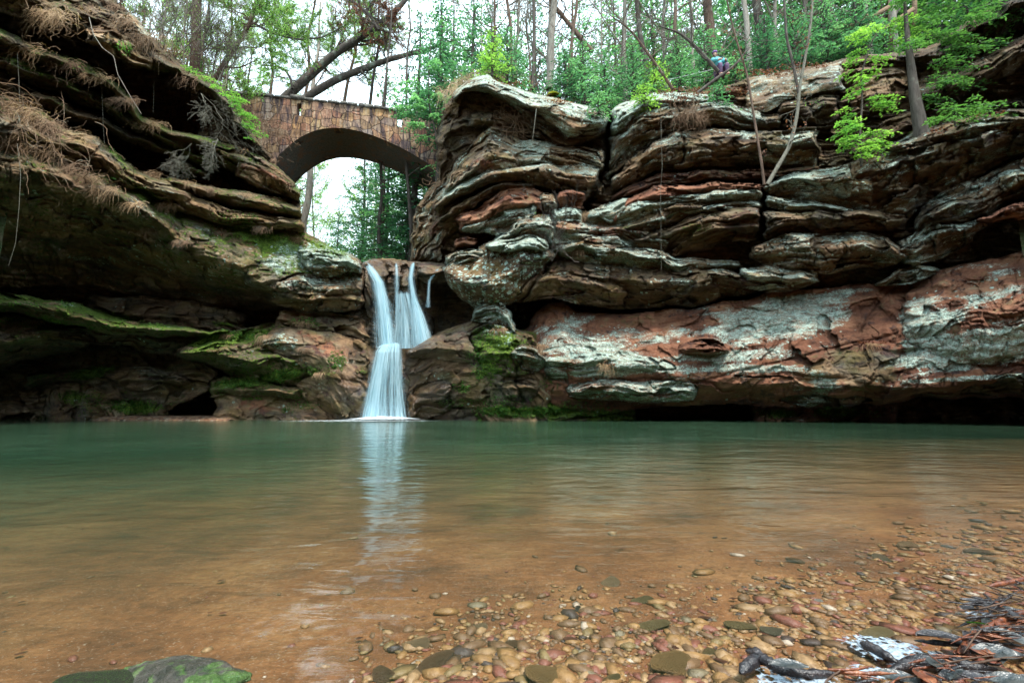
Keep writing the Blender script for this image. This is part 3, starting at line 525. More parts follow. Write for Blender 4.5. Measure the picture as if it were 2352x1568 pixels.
R_slabs = [
 # left flank by the bridge
 slab([(932,600),(945,530),(960,475),(985,430),(1010,400),(1030,395)], [(932,612),(945,612),(960,612),(985,612),(1010,600),(1030,520)], [(932,15.2),(1030,14.3)], .55, .6, .2, 14, 0, t=1.0, l=.18),
 slab([(985,520),(1000,460),(1030,440),(1060,430)], [(985,560),(1000,560),(1030,540),(1060,520)], [(985,14.4),(1060,13.9)], .5, .5, .6, 10, 10, r=.3),
 slab([(1000,300),(1010,255),(1040,215),(1070,200),(1110,230),(1140,300)], [(1000,440),(1010,420),(1040,400),(1070,360),(1110,320),(1140,320)], [(1000,14.6),(1140,14.2)], .5, .6, .5, 12, 30, t=.6, m=.1),
 # cap block
 slab([(1038,216),(1068,186),(1090,176),(1120,170),(1160,185),(1210,207),(1300,228),(1396,258)],
      [(1038,232),(1068,208),(1090,204),(1120,212),(1160,235),(1210,268),(1300,325),(1396,300)], [(1038,13.0),(1120,12.6),(1200,12.5),(1300,12.3),(1396,12.4)],
      [(1038,228),(1090,196),(1120,200),(1160,222),(1210,240),(1260,262),(1320,290),(1396,290)], .5, 1.4, 14, 10, 1.6, .9, l=.42, lt=.25, t=1.1),
 slab([(1200,238),(1240,252),(1300,270),(1370,290),(1396,296)], [(1200,290),(1240,318),(1300,334),(1370,318),(1396,305)], [(1200,13.1),(1396,12.7)], .3, .4, .9, 20, 12, l=.1, t=.75, m=.1),
 slab([(1080,258),(1130,250),(1180,262),(1240,290)], [(1080,282),(1130,290),(1180,300),(1240,312)], [(1080,13.6),(1240,13.4)], .5, .4, .5, 16, 16, t=.8),
 slab([(1120,292),(1180,296),(1250,305)], [(1120,302),(1180,312),(1250,322)], [(1120,13.5),(1250,13.3)], .5, .2, .3, 10, 10, t=.8),
 # second block left of the cleft
 slab([(1020,420),(1050,370),(1090,320),(1120,296),(1160,300),(1200,322),(1250,326),(1300,336),(1390,345)],
      [(1020,450),(1050,428),(1090,410),(1120,400),(1160,396),(1200,392),(1250,385),(1300,382),(1390,395)], [(1020,13.5),(1120,12.9),(1250,12.8),(1390,12.9)], .62, .8, .4, 20, 8, l=.25, lt=.15, t=1.0),
 slab([(1000,470),(1040,432),(1100,402),(1150,388),(1200,384),(1260,372),(1300,384),(1384,386)],
      [(1000,490),(1040,462),(1100,430),(1150,418),(1200,412),(1260,428),(1300,450),(1345,462),(1384,440)], [(1000,13.5),(1100,12.75),(1384,12.7)], .35, .5, .8, 10, 10, l=.2, lt=.35, t=1.0),
 slab([(1010,500),(1050,470),(1100,440),(1150,420),(1180,418),(1230,420)], [(1010,512),(1050,490),(1100,465),(1150,448),(1180,440),(1230,430)], [(1010,13.5),(1230,13.0)], .35, .4, .6, 10, 10, l=.1, t=.9, m=.15),
 slab([(1045,500),(1060,485),(1110,470),(1160,432),(1200,422),(1230,430),(1260,450),(1282,455)], [(1045,512),(1060,530),(1110,530),(1160,515),(1200,520),(1230,500),(1260,490),(1282,480)], [(1045,13.3),(1160,12.7),(1282,12.8)], .4, .5, .6, 14, 10, r=.6, t=1.15),
 slab([(1060,510),(1110,500),(1160,470),(1200,456),(1230,452)], [(1060,530),(1110,532),(1160,540),(1200,548),(1230,500)], [(1060,13.1),(1230,12.6)], .5, .3, .5, 10, 10, l=.35, t=.95),
 slab([(1238,450),(1250,440),(1275,446),(1284,460)], [(1238,480),(1250,490),(1275,492),(1284,486)], [(1238,12.5),(1284,12.5)], .45, .4, .5, 14, 10, l=.25, t=.8),
 slab([(1284,444),(1310,442),(1342,448)], [(1284,480),(1310,484),(1342,482)], [(1284,12.6),(1342,12.6)], .4, .2, .2, 5, 5, r=.7, t=1.25),
 slab([(1270,482),(1310,480),(1336,488)], [(1270,510),(1310,512),(1336,508)], [(1270,12.4),(1336,12.4)], .5, .2, .2, 6, 6, l=.5, t=1.0),
 # stack between cleft and lichened boulder
 slab([(1128,560),(1160,528),(1200,500),(1250,492),(1290,500),(1340,510),(1420,520),(1470,540)], [(1128,575),(1160,560),(1200,552),(1250,548),(1290,585),(1340,610),(1420,620),(1470,620)], [(1128,12.9),(1200,12.3),(1290,12.3),(1470,12.5)], .35, .6, .6, 20, 20, l=.38, r=.15, t=1.05),
 slab([(1270,512),(1320,510),(1400,516),(1470,520),(1540,545)], [(1270,545),(1320,550),(1400,560),(1470,570),(1540,580)], [(1270,12.25),(1540,12.5)], .4, .3, .5, 14, 20, r=.35, l=.25, t=1.05),
 slab([(1275,552),(1340,548),(1400,560),(1470,570),(1560,590),(1700,600)], [(1275,590),(1340,600),(1400,612),(1470,625),(1560,640),(1700,630)], [(1275,12.2),(1400,12.2),(1700,12.3)], .35, .4, .9, 20, 20, l=.3, t=.8),
 # lichened boulder
 slab([(1012,612),(1040,594),(1080,580),(1120,556),(1160,545),(1210,540),(1250,548),(1275,562),(1284,580)],
      [(1012,622),(1026,655),(1060,690),(1100,704),(1140,706),(1180,692),(1220,660),(1250,630),(1284,588)], [(1012,12.9),(1100,12.35),(1200,12.1),(1284,12.3)],
      [(1012,618),(1060,640),(1100,650),(1140,655),(1200,600),(1284,582)], .9, 1.0, 16, 18, 1.3, 1.2, l=.10, t=.85, a=.55, r=-1.0),
 slab([(1120,560),(1160,548),(1210,542),(1262,556)], [(1120,572),(1160,572),(1210,575),(1262,572)], [(1120,12.2),(1262,12.0)], .55, .4, .3, 12, 12, l=.5, t=1.0),
 slab([(1020,590),(1050,575),(1080,568),(1110,572)], [(1020,602),(1050,600),(1080,596),(1110,590)], [(1020,13.1),(1110,12.8)], .5, .3, .3, 8, 8, r=.2, l=.3, t=1.1),
 slab([(1050,548),(1070,540),(1096,548)], [(1050,566),(1070,562),(1096,560)], [(1050,13.4),(1096,13.2)], .5, .2, .2, 6, 6, r=.9, t=1.3),
 slab([(1084,706),(1110,694),(1140,686),(1165,700),(1180,735),(1192,765)], [(1084,734),(1110,742),(1140,752),(1165,770),(1180,785),(1192,790)], [(1084,12.9),(1192,12.6)], .4, .3, .5, 8, 8, l=.3, t=.9),
 # domes right of the boulder
 slab([(1176,684),(1200,645),(1235,608),(1270,596),(1310,590),(1360,600),(1400,612),(1440,620)], [(1176,690),(1200,690),(1235,686),(1270,682),(1310,688),(1360,690),(1400,692),(1440,690)], [(1176,12.8),(1260,12.2),(1440,12.5)], .5, .8, .7, 24, 20, l=.1, lt=.15, r=.15, t=.9),
 slab([(1330,600),(1400,604),(1480,615),(1560,618),(1640,615),(1700,630),(1760,650)], [(1330,690),(1400,700),(1480,704),(1560,700),(1640,690),(1700,672),(1760,662)], [(1330,12.5),(1760,11.9)], .3, .5, 1.3, 20, 20, l=.13, t=.65, r=.1),
 # right of the cleft
 slab([(1402,262),(1420,240),(1480,214),(1560,208),(1600,212),(1640,220)], [(1402,310),(1420,300),(1480,258),(1560,240),(1600,238),(1640,240)], [(1402,12.8),(1640,12.6)], .6, .5, .4, 6, 10, l=.5, t=1.05),
 slab([(1398,320),(1420,290),(1480,250),(1560,236),(1640,238),(1720,248),(1760,262),(1800,262)], [(1398,410),(1420,380),(1480,330),(1560,296),(1640,290),(1720,296),(1760,300),(1800,290)], [(1398,12.9),(1480,12.5),(1800,12.0)], .35, .6, .8, 6, 20, l=.35, lt=.2, t=.95),
 slab([(1402,420),(1440,370),(1500,325),(1560,302),(1640,300),(1740,302),(1800,308),(1880,300)], [(1402,440),(1440,425),(1500,392),(1560,380),(1640,376),(1740,378),(1800,384),(1880,372)], [(1402,12.8),(1500,12.3),(1880,11.6)], .32, .5, .8, 8, 20, l=.2, lt=.35, t=.85, m=.1),
 slab([(1690,335),(1740,310),(1800,300),(1870,292),(1880,340)], [(1690,345),(1740,370),(1800,372),(1870,358),(1880,350)], [(1690,12.0),(1880,11.5)], .4, .4, .5, 14, 10, l=.25, t=1.0),
 slab([(1710,182),(1760,170),(1800,164),(1860,152),(1900,145),(1940,138)], [(1710,250),(1760,248),(1800,236),(1860,214),(1900,205),(1940,196)], [(1710,12.9),(1940,12.2)], .7, .3, .1, 8, 8, l=.26, t=1.25, m=-.3, a=.25, w=.3),
 slab([(1780,245),(1830,222),(1880,205),(1925,200)], [(1780,262),(1830,285),(1880,300),(1925,285)], [(1780,12.5),(1925,12.1)], .35, .3, .7, 20, 14, t=.6, m=.12),
 slab([(1400,450),(1460,420),(1520,398),(1600,390),(1700,392),(1800,388),(1880,378)], [(1400,462),(1460,446),(1520,420),(1600,412),(1700,414),(1800,404),(1880,396)], [(1400,12.9),(1880,11.9)], .4, .3, .4, 10, 20, r=.45, t=.75),
 slab([(1400,500),(1440,462),(1500,428),(1560,420),(1640,420),(1740,424),(1760,430)], [(1400,520),(1440,500),(1500,470),(1560,448),(1640,444),(1740,448),(1760,450)], [(1400,12.6),(1500,12.2),(1760,11.7)], .35, .4, .6, 10, 10, r=.75, t=1.1, lt=.1),
 slab([(1340,490),(1380,470),(1440,455),(1500,452),(1560,440),(1640,436),(1750,436)], [(1340,530),(1380,540),(1440,530),(1500,500),(1560,478),(1640,470),(1750,470)], [(1340,12.7),(1440,12.4),(1750,11.7)], .3, .5, .8, 20, 10, l=.4, t=1.0),
 slab([(1360,540),(1420,520),(1480,490),(1540,468),(1600,460),(1650,468),(1690,480)], [(1360,560),(1420,560),(1480,552),(1540,530),(1600,510),(1650,494),(1690,488)], [(1360,12.6),(1690,11.9)], .3, .4, .9, 16, 20, l=.15, t=.75, m=.15),
 slab([(1440,545),(1500,530),(1540,518),(1590,496),(1640,484),(1690,476),(1740,482),(1752,490)], [(1440,575),(1500,580),(1540,582),(1590,575),(1640,566),(1690,552),(1740,542),(1752,540)], [(1440,12.6),(1540,12.1),(1640,11.7),(1752,11.6)], .22, .4, 1.0, 16, 6, lt=.4, r=.15, l=.02, t=.85, m=.16),
 slab([(1500,500),(1560,478),(1620,470),(1690,462),(1752,470)], [(1500,510),(1560,494),(1620,486),(1690,478),(1752,484)], [(1500,12.3),(1752,11.7)], .4, .2, .3, 10, 6, l=.4, r=.3, t=1.1),
 # right half of the middle band
 slab([(1756,430),(1790,405),(1840,392),(1900,382),(1960,378),(2010,384)], [(1756,452),(1790,450),(1840,452),(1900,468),(1960,480),(2010,482)], [(1756,11.7),(1900,11.2),(2010,11.0)], .3, .6, .8, 6, 14, l=.45, lt=.2, t=1.05),
 slab([(1756,452),(1800,455),(1860,458),(1930,470),(1960,482)], [(1756,478),(1800,480),(1860,482),(1930,486),(1960,488)], [(1756,11.6),(1960,11.2)], .4, .3, .5, 6, 10, l=.4, t=.95),
 slab([(1756,490),(1800,482),(1860,482),(1940,484),(2020,486),(2080,492)], [(1756,548),(1800,545),(1860,536),(1940,530),(2020,528),(2080,520)], [(1756,11.55),(1940,11.1),(2080,10.9)], .25, .4, .9, 6, 20, lt=.4, l=.03, t=.8, m=.12),
 slab([(1720,565),(1760,552),(1820,540),(1900,532),(1980,530),(2040,545),(2085,590)], [(1720,585),(1760,610),(1820,622),(1900,622),(1980,612),(2040,604),(2085,598)], [(1720,11.9),(1820,11.3),(2085,10.9)], .4, .5, .8, 14, 14, l=.32, lt=.1, t=.9),
 slab([(1700,615),(1760,605),(1820,615),(1880,625)], [(1700,650),(1760,668),(1820,660),(1880,645)], [(1700,11.9),(1880,11.4)], .4, .4, .6, 12, 20, l=.3, t=.9),
 slab([(1870,405),(1950,376),(2000,352),(2050,315),(2100,296),(2160,284),(2250,264),(2352,248),(2640,180)],
      [(1870,420),(1950,470),(2000,490),(2050,500),(2080,498),(2130,455),(2250,400),(2352,345),(2640,260)], [(1870,11.5),(2000,10.9),(2150,10.3),(2352,9.4),(2640,8.2)], .35, .7, 1.1, 20, 0, l=.22, lt=.2, t=.85, m=.12),
 slab([(2040,330),(2100,300),(2160,288),(2250,268),(2352,252),(2640,185)], [(2040,345),(2100,340),(2160,330),(2250,310),(2352,290),(2640,215)], [(2040,10.7),(2352,9.2),(2640,8.0)], .5, .4, .3, 20, 0, l=.3, lt=.1, t=.9),
 slab([(2098,500),(2130,462),(2180,432),(2250,410),(2352,362),(2640,280)], [(2098,600),(2130,585),(2180,572),(2250,520),(2352,470),(2640,420)], [(2098,11.0),(2200,10.3),(2352,9.5),(2640,8.2)], .3, .6, 1.0, 16, 0, l=.3, lt=.1, t=.8),
 slab([(2060,560),(2110,520),(2160,500),(2220,490),(2260,495)], [(2060,600),(2110,605),(2160,590),(2220,560),(2260,510)], [(2060,11.0),(2260,10.3)], .4, .4, .6, 14, 30, l=.28, t=.8),
 slab([(2240,502),(2300,480),(2352,462),(2640,380)], [(2240,506),(2300,505),(2352,500),(2640,430)], [(2240,9.9),(2352,9.3),(2640,8.1)], .45, .3, .5, 20, 0, r=.9, t=1.0),
 slab([(2010,650),(2060,615),(2120,610),(2160,620)], [(2010,655),(2060,650),(2120,640),(2160,628)], [(2010,11.4),(2160,11.0)], .4, .3, .3, 10, 14, l=.3, t=.8, m=.2),
 # upper right slopes
 slab([(1930,150),(1990,122),(2060,118),(2130,100),(2200,60)], [(1930,300),(1990,300),(2060,300),(2130,260),(2200,220)], [(1930,12.8),(2200,11.4)], .6, .8, .4, 20, 20, t=.7, r=.1),
 slab([(1950,190),(2000,160),(2060,150),(2090,160)], [(1950,260),(2000,265),(2060,250),(2090,220)], [(1950,12.2),(2090,11.7)], .5, .4, .4, 14, 14, t=1.1, l=-.1, m=-.2),
 slab([(1960,340),(2020,290),(2080,262),(2120,262)], [(1960,362),(2020,345),(2080,320),(2120,290)], [(1960,11.6),(2120,10.9)], .45, .5, .5, 14, 14, t=.8, r=.2),
 slab([(2090,215),(2200,165),(2352,80),(2640,-60)], [(2090,235),(2200,225),(2352,150),(2640,0)], [(2090,11.3),(2352,9.6),(2640,8.4)], .5, .6, 1.0, 20, 0, t=.6, r=.12, l=.08),
 slab([(2060,120),(2150,92),(2250,30),(2352,-45),(2640,-230)], [(2060,150),(2150,160),(2250,110),(2352,50),(2640,-100)], [(2060,12.0),(2352,9.9),(2640,8.5)], .5, .6, .8, 20, 0, t=.6, l=.05),
 # lower slab along the water
 slab([(1200,760),(1230,722),(1262,700),(1290,694),(1304,702),(1320,712),(1360,718),(1450,720),(1560,710),(1640,700),(1690,690),(1780,667),(1900,657),(2060,650),(2110,638),(2200,610),(2300,590),(2352,576),(2640,500)],
      [(1200,1070),(1230,1070),(1262,960),(1290,950),(1320,945),(1360,945),(1450,930),(1560,925),(1640,922),(1690,922),(1780,925),(1900,930),(2060,915),(2110,905),(2200,905),(2300,905),(2352,905),(2640,920)],
      [(1200,12.9),(1300,12.4),(1450,12.2),(1700,11.7),(2000,10.9),(2352,9.6),(2640,8.5)],
      [(1200,850),(1262,840),(1360,850),(1450,860),(1560,870),(1700,880),(1900,890),(2060,890),(2200,882),(2352,862),(2640,860)], 1.3, 1.0, 24, 0, 1.5, 1.0, l=.10, r=.7, t=1.0, a=.45),
 slab([(2060,660),(2110,640),(2200,612),(2300,592),(2352,578),(2640,505)], [(2060,850),(2110,860),(2200,862),(2300,858),(2352,850),(2640,840)], [(2060,11.0),(2200,9.9),(2352,9.2),(2640,8.2)], .5, 1.1, .5, 40, 0, l=.14, r=.6, t=1.0, a=.45),
 slab([(1240,800),(1300,790),(1400,798),(1480,815),(1560,830)], [(1240,868),(1300,872),(1400,872),(1480,872),(1560,868)], [(1240,12.3),(1560,11.9)], .4, .3, .5, 30, 30, l=.3, r=.4, t=1.0, a=.6),
 slab([(1560,790),(1600,778),(1640,780),(1674,800)], [(1560,806),(1600,812),(1640,812),(1674,808)], [(1560,11.9),(1674,11.5)], .5, .25, .4, 20, 14, r=.8, t=.95),
 slab([(1300,880),(1400,872),(1520,878),(1600,880)], [(1300,905),(1400,915),(1520,918),(1600,915)], [(1300,12.3),(1600,11.8)], .4, .25, .5, 14, 20, r=.5, l=.35, t=.95),
 slab([(1660,850),(1760,850),(1860,846),(1960,850),(2040,852)], [(1660,900),(1760,905),(1860,930),(1960,925),(2040,905)], [(1660,11.8),(1860,11.3),(2040,10.9)], .3, .3, .7, 30, 20, r=.3, l=.22, t=.6),
 slab([(2040,868),(2120,862),(2240,856),(2352,850),(2640,830)], [(2040,905),(2120,905),(2240,902),(2352,898),(2640,900)], [(2040,11.0),(2352,9.5),(2640,8.4)], .25, .2, .6, 20, 0, lt=.5, l=.05, t=.75, m=.1),
 # foot wall at the water
 slab([(1255,900),(1320,905),(1400,915),(1450,930),(1462,945)], [(1255,1070),(1320,1070),(1400,1070),(1450,1070),(1462,1070)], [(1255,13.0),(1462,13.5)], .4, .4, .2, 0, 14, m=.45, t=.7),
 slab([(1725,925),(1800,920),(1900,925),(2000,918),(2060,925)], [(1725,1070),(1800,1070),(1900,1070),(2000,1070),(2060,1070)], [(1725,13.3),(1850,12.9),(2060,13.2)], .4, .3, .1, 16, 20, m=.2, r=.5, t=.8),
 # round mass right of the falls
 slab([(930,800),(960,789),(1000,764),(1050,744),(1100,736),(1150,742),(1200,758),(1240,784),(1262,830)], [(930,1070),(960,950),(1000,925),(1060,925),(1100,945),(1150,1070),(1200,1070),(1240,1070),(1262,1070)], [(930,13.5),(1050,12.9),(1150,12.6),(1262,12.8)],
      [(930,850),(1000,850),(1060,850),(1150,850),(1262,860)], .9, .5, 0, 14, 1.4, 1.2, t=.85, m=.05, r=.12, a=.5),
 slab([(930,802),(960,792),(1000,770),(1060,760),(1100,775),(1130,800)], [(930,826),(960,822),(1000,826),(1060,850),(1100,870),(1130,880)], [(930,13.2),(1060,12.6),(1130,12.6)], .4, .4, .7, 0, 40, w=.35, r=.1, t=.9, m=-.1, a=.4),
 slab([(935,880),(970,868),(1010,862),(1040,870)], [(935,1070),(970,960),(1010,940),(1040,925)], [(935,13.3),(1040,12.8)], .35, .5, .4, 0, 30, w=.8, t=.8, a=.4),
 slab([(1070,770),(1120,748),(1170,750),(1220,772),(1248,810)], [(1070,800),(1120,870),(1170,880),(1220,870),(1248,860)], [(1070,12.5),(1160,12.2),(1248,12.4)], .45, .5, .6, 24, 14, m=.4, t=.8),
 slab([(1130,860),(1170,850),(1210,856),(1246,880)], [(1130,905),(1170,935),(1210,930),(1246,905)], [(1130,12.5),(1246,12.5)], .45, .4, .5, 20, 14, t=.75, m=.1),
 slab([(1160,800),(1200,790),(1240,800),(1250,826)], [(1160,830),(1200,848),(1240,850),(1250,846)], [(1160,12.1),(1250,12.1)], .4, .3, .6, 16, 8, l=.3, t=.8, m=.1),
 slab([(1090,925),(1150,915),(1230,905),(1270,915)], [(1090,1070),(1150,1070),(1230,1070),(1270,1070)], [(1090,13.1),(1270,13.0)], .4, .4, .2, 14, 10, m=.6, t=.8),
]
R_paint = [('r',1980,830,130,40,0,-.8),('r',1160,740,60,50,0,-.9),
 ('l',1100,640,50,60,0,.12),('l',1160,655,40,45,-40,.15),('l',1790,738,190,48,-6,.85),('l',1900,680,170,14,-8,.5),('l',1380,800,140,36,5,.45),('l',1500,770,140,22,-5,.3),('l',1700,815,170,18,-4,.5),
 ('l',1760,845,140,9,0,.7),('l',1500,850,190,13,-2,.6),('l',2125,760,55,85,-10,.7),('l',2220,805,170,40,-6,.75),('l',2200,720,140,26,-25,.35),('l',2320,780,90,40,-8,.55),('l',2250,868,170,7,-3,.8),('l',1330,740,50,26,0,.45),('l',1890,880,35,28,0,.45),
 ('l',1480,880,60,10,0,.2),('l',1290,760,50,30,0,.15),('l',1340,860,40,12,0,.4),('l',2000,735,20,8,0,-.3),('l',2010,720,50,45,0,-.75),('l',1960,815,110,22,-3,-.45),('l',1500,735,140,14,0,-.25),('l',1800,668,100,8,-8,-.4),('l',2150,650,140,14,-14,-.3),
 ('l',1570,800,100,12,0,-.6),('l',1620,745,60,12,0,-.2),('r',1900,870,160,40,0,-.3),('m',1150,790,60,30,0,.35),('m',1110,860,40,30,0,.5),('m',1190,945,140,18,0,.7),('m',1060,890,25,12,0,.4),('m',1330,930,90,18,0,.3),('m',1390,950,80,14,0,.6),
 ('m',1920,945,60,16,0,.7),('m',1780,948,60,12,0,.55),('m',1250,880,40,30,0,.35),('m',1620,520,60,20,-10,.25),('m',1270,210,20,6,0,.5),('m',1440,520,40,12,0,.15),('m',1500,280,60,10,-20,.1),('m',2080,310,80,8,-20,.3),
 ('r',1150,455,60,20,-20,.3),('r',1120,380,60,16,-10,.35),('r',1350,560,80,14,5,.3),('r',1200,600,60,30,-20,.3),('l',1350,390,60,14,0,.15),('l',1060,430,60,12,-30,.35),('l',1230,350,60,20,20,.2),('r',1100,370,50,10,0,.2),
 ('w',955,870,40,90,0,.7),('w',990,795,60,20,-15,.6),('w',1000,900,60,40,0,.5),('w',1010,620,20,15,0,.6),('t',2100,200,220,120,0,-.1),('r',1800,930,90,14,0,.3),('w',1400,956,520,12,0,.8),
 ('t',1960,800,160,60,0,-.25),
]
R_cracks = [([(1400,258),(1398,320),(1392,380),(1372,430),(1352,462),(1340,490)], 7, 1.2), ([(1754,425),(1750,470),(1748,540)], 3.5, .6), ([(1568,298),(1572,330),(1562,372)], 3, .3),
 ([(1284,575),(1250,630),(1200,690)], 4, .5), ([(1283,440),(1284,480)], 2.5, .3), ([(1105,232),(1180,300)], 4, .2), ([(1405,312),(1440,300)], 3, .3), ([(1600,880),(1900,800),(2060,770)], 3, .08), ([(2060,655),(2010,700),(1980,760)], 3, .1), ([(1200,820),(1180,870),(1200,920)], 3, .2)]
right_cliff, RD = relief('cliff', 930, 2640, -235, 1060, right_poly, right_base, R_slabs, R_cracks, R_paint, STEP, 12, .9, 5, lich=.06, moss=.03, tone=.85)
tag(right_cliff, 'tall layered sandstone cliff with pale lichen and rust bands right of the waterfall', 'cliff', kind='structure')
# ------------------------------------------------------------------ pool bed, water
def bed_depth(x, y):
    # shoreline runs from near the camera's right foot away to the right
    s = ((y-.62)*1.0-(x-.18)*.42)/1.085
    d = .010+.056*s
    d = np.where(s < 0, .012+.10*s, d)
    far = ss(10.5, 14.2, y)
    return np.minimum(d, 1.3)*(1-.0*far)+.012*fbm(x*1.6, y*1.6, .3, 4)
gx = np.concatenate([np.linspace(-30, -3, 50), np.linspace(-2.9, 3.2, 380), np.linspace(3.4, 30, 50)])
gy = np.concatenate([np.linspace(-12, .2, 24), np.linspace(.25, 4, 300), np.linspace(4.1, 22, 70)])
GX, GY = np.meshgrid(gx, gy)
GZ = -bed_depth(GX, GY); GZ = np.where(GY < .3, np.maximum(GZ, -.05+.0*GY), GZ)
rip = .006*fbm(GX*9, GY*14, 4.4, 3); GZ = GZ+rip
vid = np.arange(GX.size).reshape(GX.shape)
F = np.stack([vid[:-1, :-1], vid[:-1, 1:], vid[1:, 1:], vid[1:, :-1]], -1).reshape(-1, 4)
n = NT('sand'); p = n.coord(); a = n.noise(p, 2.2, 6, .65); b = n.noise(p, 40, 5, .75); c = n.noise(p, 140, 2, .6)
m = n.mapv(p, (.9, 2.6, 1)); st = n.noise(m, 2.4, 6, .7, .8)
col = n.ramp(a, [(.3, (.13,.048,.017)), (.5, (.29,.125,.045)), (.68, (.42,.22,.09))])
col = n.mix(n.rng(b, .35, .7, .0, .65), n.mix(1.0, col, (.5,.45,.42), 'MULTIPLY'), n.mix(1.0, col, (1.15,1.12,1.1), 'MULTIPLY'))
col = n.mix(n.rng(st, .52, .68, 0, .7), col, n.mix(1.0, col, (.42,.38,.34), 'MULTIPLY'))
col = n.mix(n.rng(c, .6, .75, 0, .5), col, (.5,.4,.3))
SAND = n.done(n.pbr(col, .7, n.bump(n.math('ADD', b, c), .006), .3))
bed = obj('ground', mesh_np('ground', np.stack([GX, GY, GZ], -1).reshape(-1, 3), F, SAND)); tag(bed, 'brown sandy bed of the pool rising to the shore', 'ground', kind='structure')

n = NT('pool water'); p = n.coord()
at = n.attr('dep')[0]
m1 = n.mapv(p, (1, 1.5, 1)); w1 = n.noise(m1, 1.5, 3, .5, .8); w2 = n.noise(n.mapv(p, (.6, 2.2, 1)), 5.0, 3, .5, .4)
geo = n.N('ShaderNodeNewGeometry'); 
h = n.math('ADD', n.math('MULTIPLY', w1, 1.0), n.math('MULTIPLY', w2, .36))
bp = n.bump(h, .019, 1.0)
gl = n.N('ShaderNodeBsdfAnisotropic'); gl.inputs['Roughness'].default_value = .09; n.L(bp, gl.inputs['Normal']); gl.inputs['Color'].default_value = (1,1,1,1)
tr = n.N('ShaderNodeBsdfTransparent')
df = n.N('ShaderNodeBsdfDiffuse'); n.L(n.mix(n.rng(n.noise(p, .35, 3), .4, .6), (.026,.068,.036), (.050,.105,.058)), df.inputs[0])
# optical depth: water column divided by the cosine of the refracted view ray
dt = n.N('ShaderNodeVectorMath', operation='DOT_PRODUCT'); n.L(geo.outputs['Incoming'], dt.inputs[0]); n.L(geo.outputs['Normal'], dt.inputs[1])
ct2 = n.math('SUBTRACT', 1.0, n.math('DIVIDE', n.math('SUBTRACT', 1.0, n.math('MULTIPLY', dt.outputs['Value'], dt.outputs['Value'])), 1.77))
path = n.math('DIVIDE', at, n.math('SQRT', ct2))
ex = lambda k: n.math('POWER', 2.718, n.math('MULTIPLY', path, -k))
cc = n.N('ShaderNodeCombineColor'); n.L(ex(.7), cc.inputs[0]); n.L(ex(.8), cc.inputs[1]); n.L(ex(1.3), cc.inputs[2]); n.L(cc.outputs[0], tr.inputs[0])
murk = n.math('SUBTRACT', 1.0, ex(2.5), clamp=True)
under = n.N('ShaderNodeMixShader'); n.L(murk, under.inputs[0]); n.L(tr.outputs[0], under.inputs[1]); n.L(df.outputs[0], under.inputs[2])
fr = n.N('ShaderNodeFresnel'); fr.inputs['IOR'].default_value = 1.33; n.L(bp, fr.inputs['Normal'])
ms = n.N('ShaderNodeMixShader'); n.L(fr.outputs[0], ms.inputs[0]); n.L(under.outputs[0], ms.inputs[1]); n.L(gl.outputs[0], ms.inputs[2])
WATER = n.done(ms.outputs[0])
wx_ = np.concatenate([np.linspace(-30, -4, 40), np.linspace(-3.9, 4, 120), np.linspace(4.2, 30, 40)]); wy_ = np.concatenate([np.linspace(-12, .3, 8), np.linspace(.35, 5, 120), np.linspace(5.1, 19, 60)])
WX, WY = np.meshgrid(wx_, wy_)
dep = np.maximum(bed_depth(WX, WY), 0)
vid = np.arange(WX.size).reshape(WX.shape)
F = np.stack([vid[:-1, :-1], vid[:-1, 1:], vid[1:, 1:], vid[1:, :-1]], -1).reshape(-1, 4)
pool = obj('water', mesh_np('water', np.stack([WX, WY, WX*0], -1).reshape(-1, 3), F, WATER, True, {'dep': np.stack([dep]*3, -1).reshape(-1, 3)}))
tag(pool, 'calm green and brown pool below the waterfall', 'water', kind='structure')
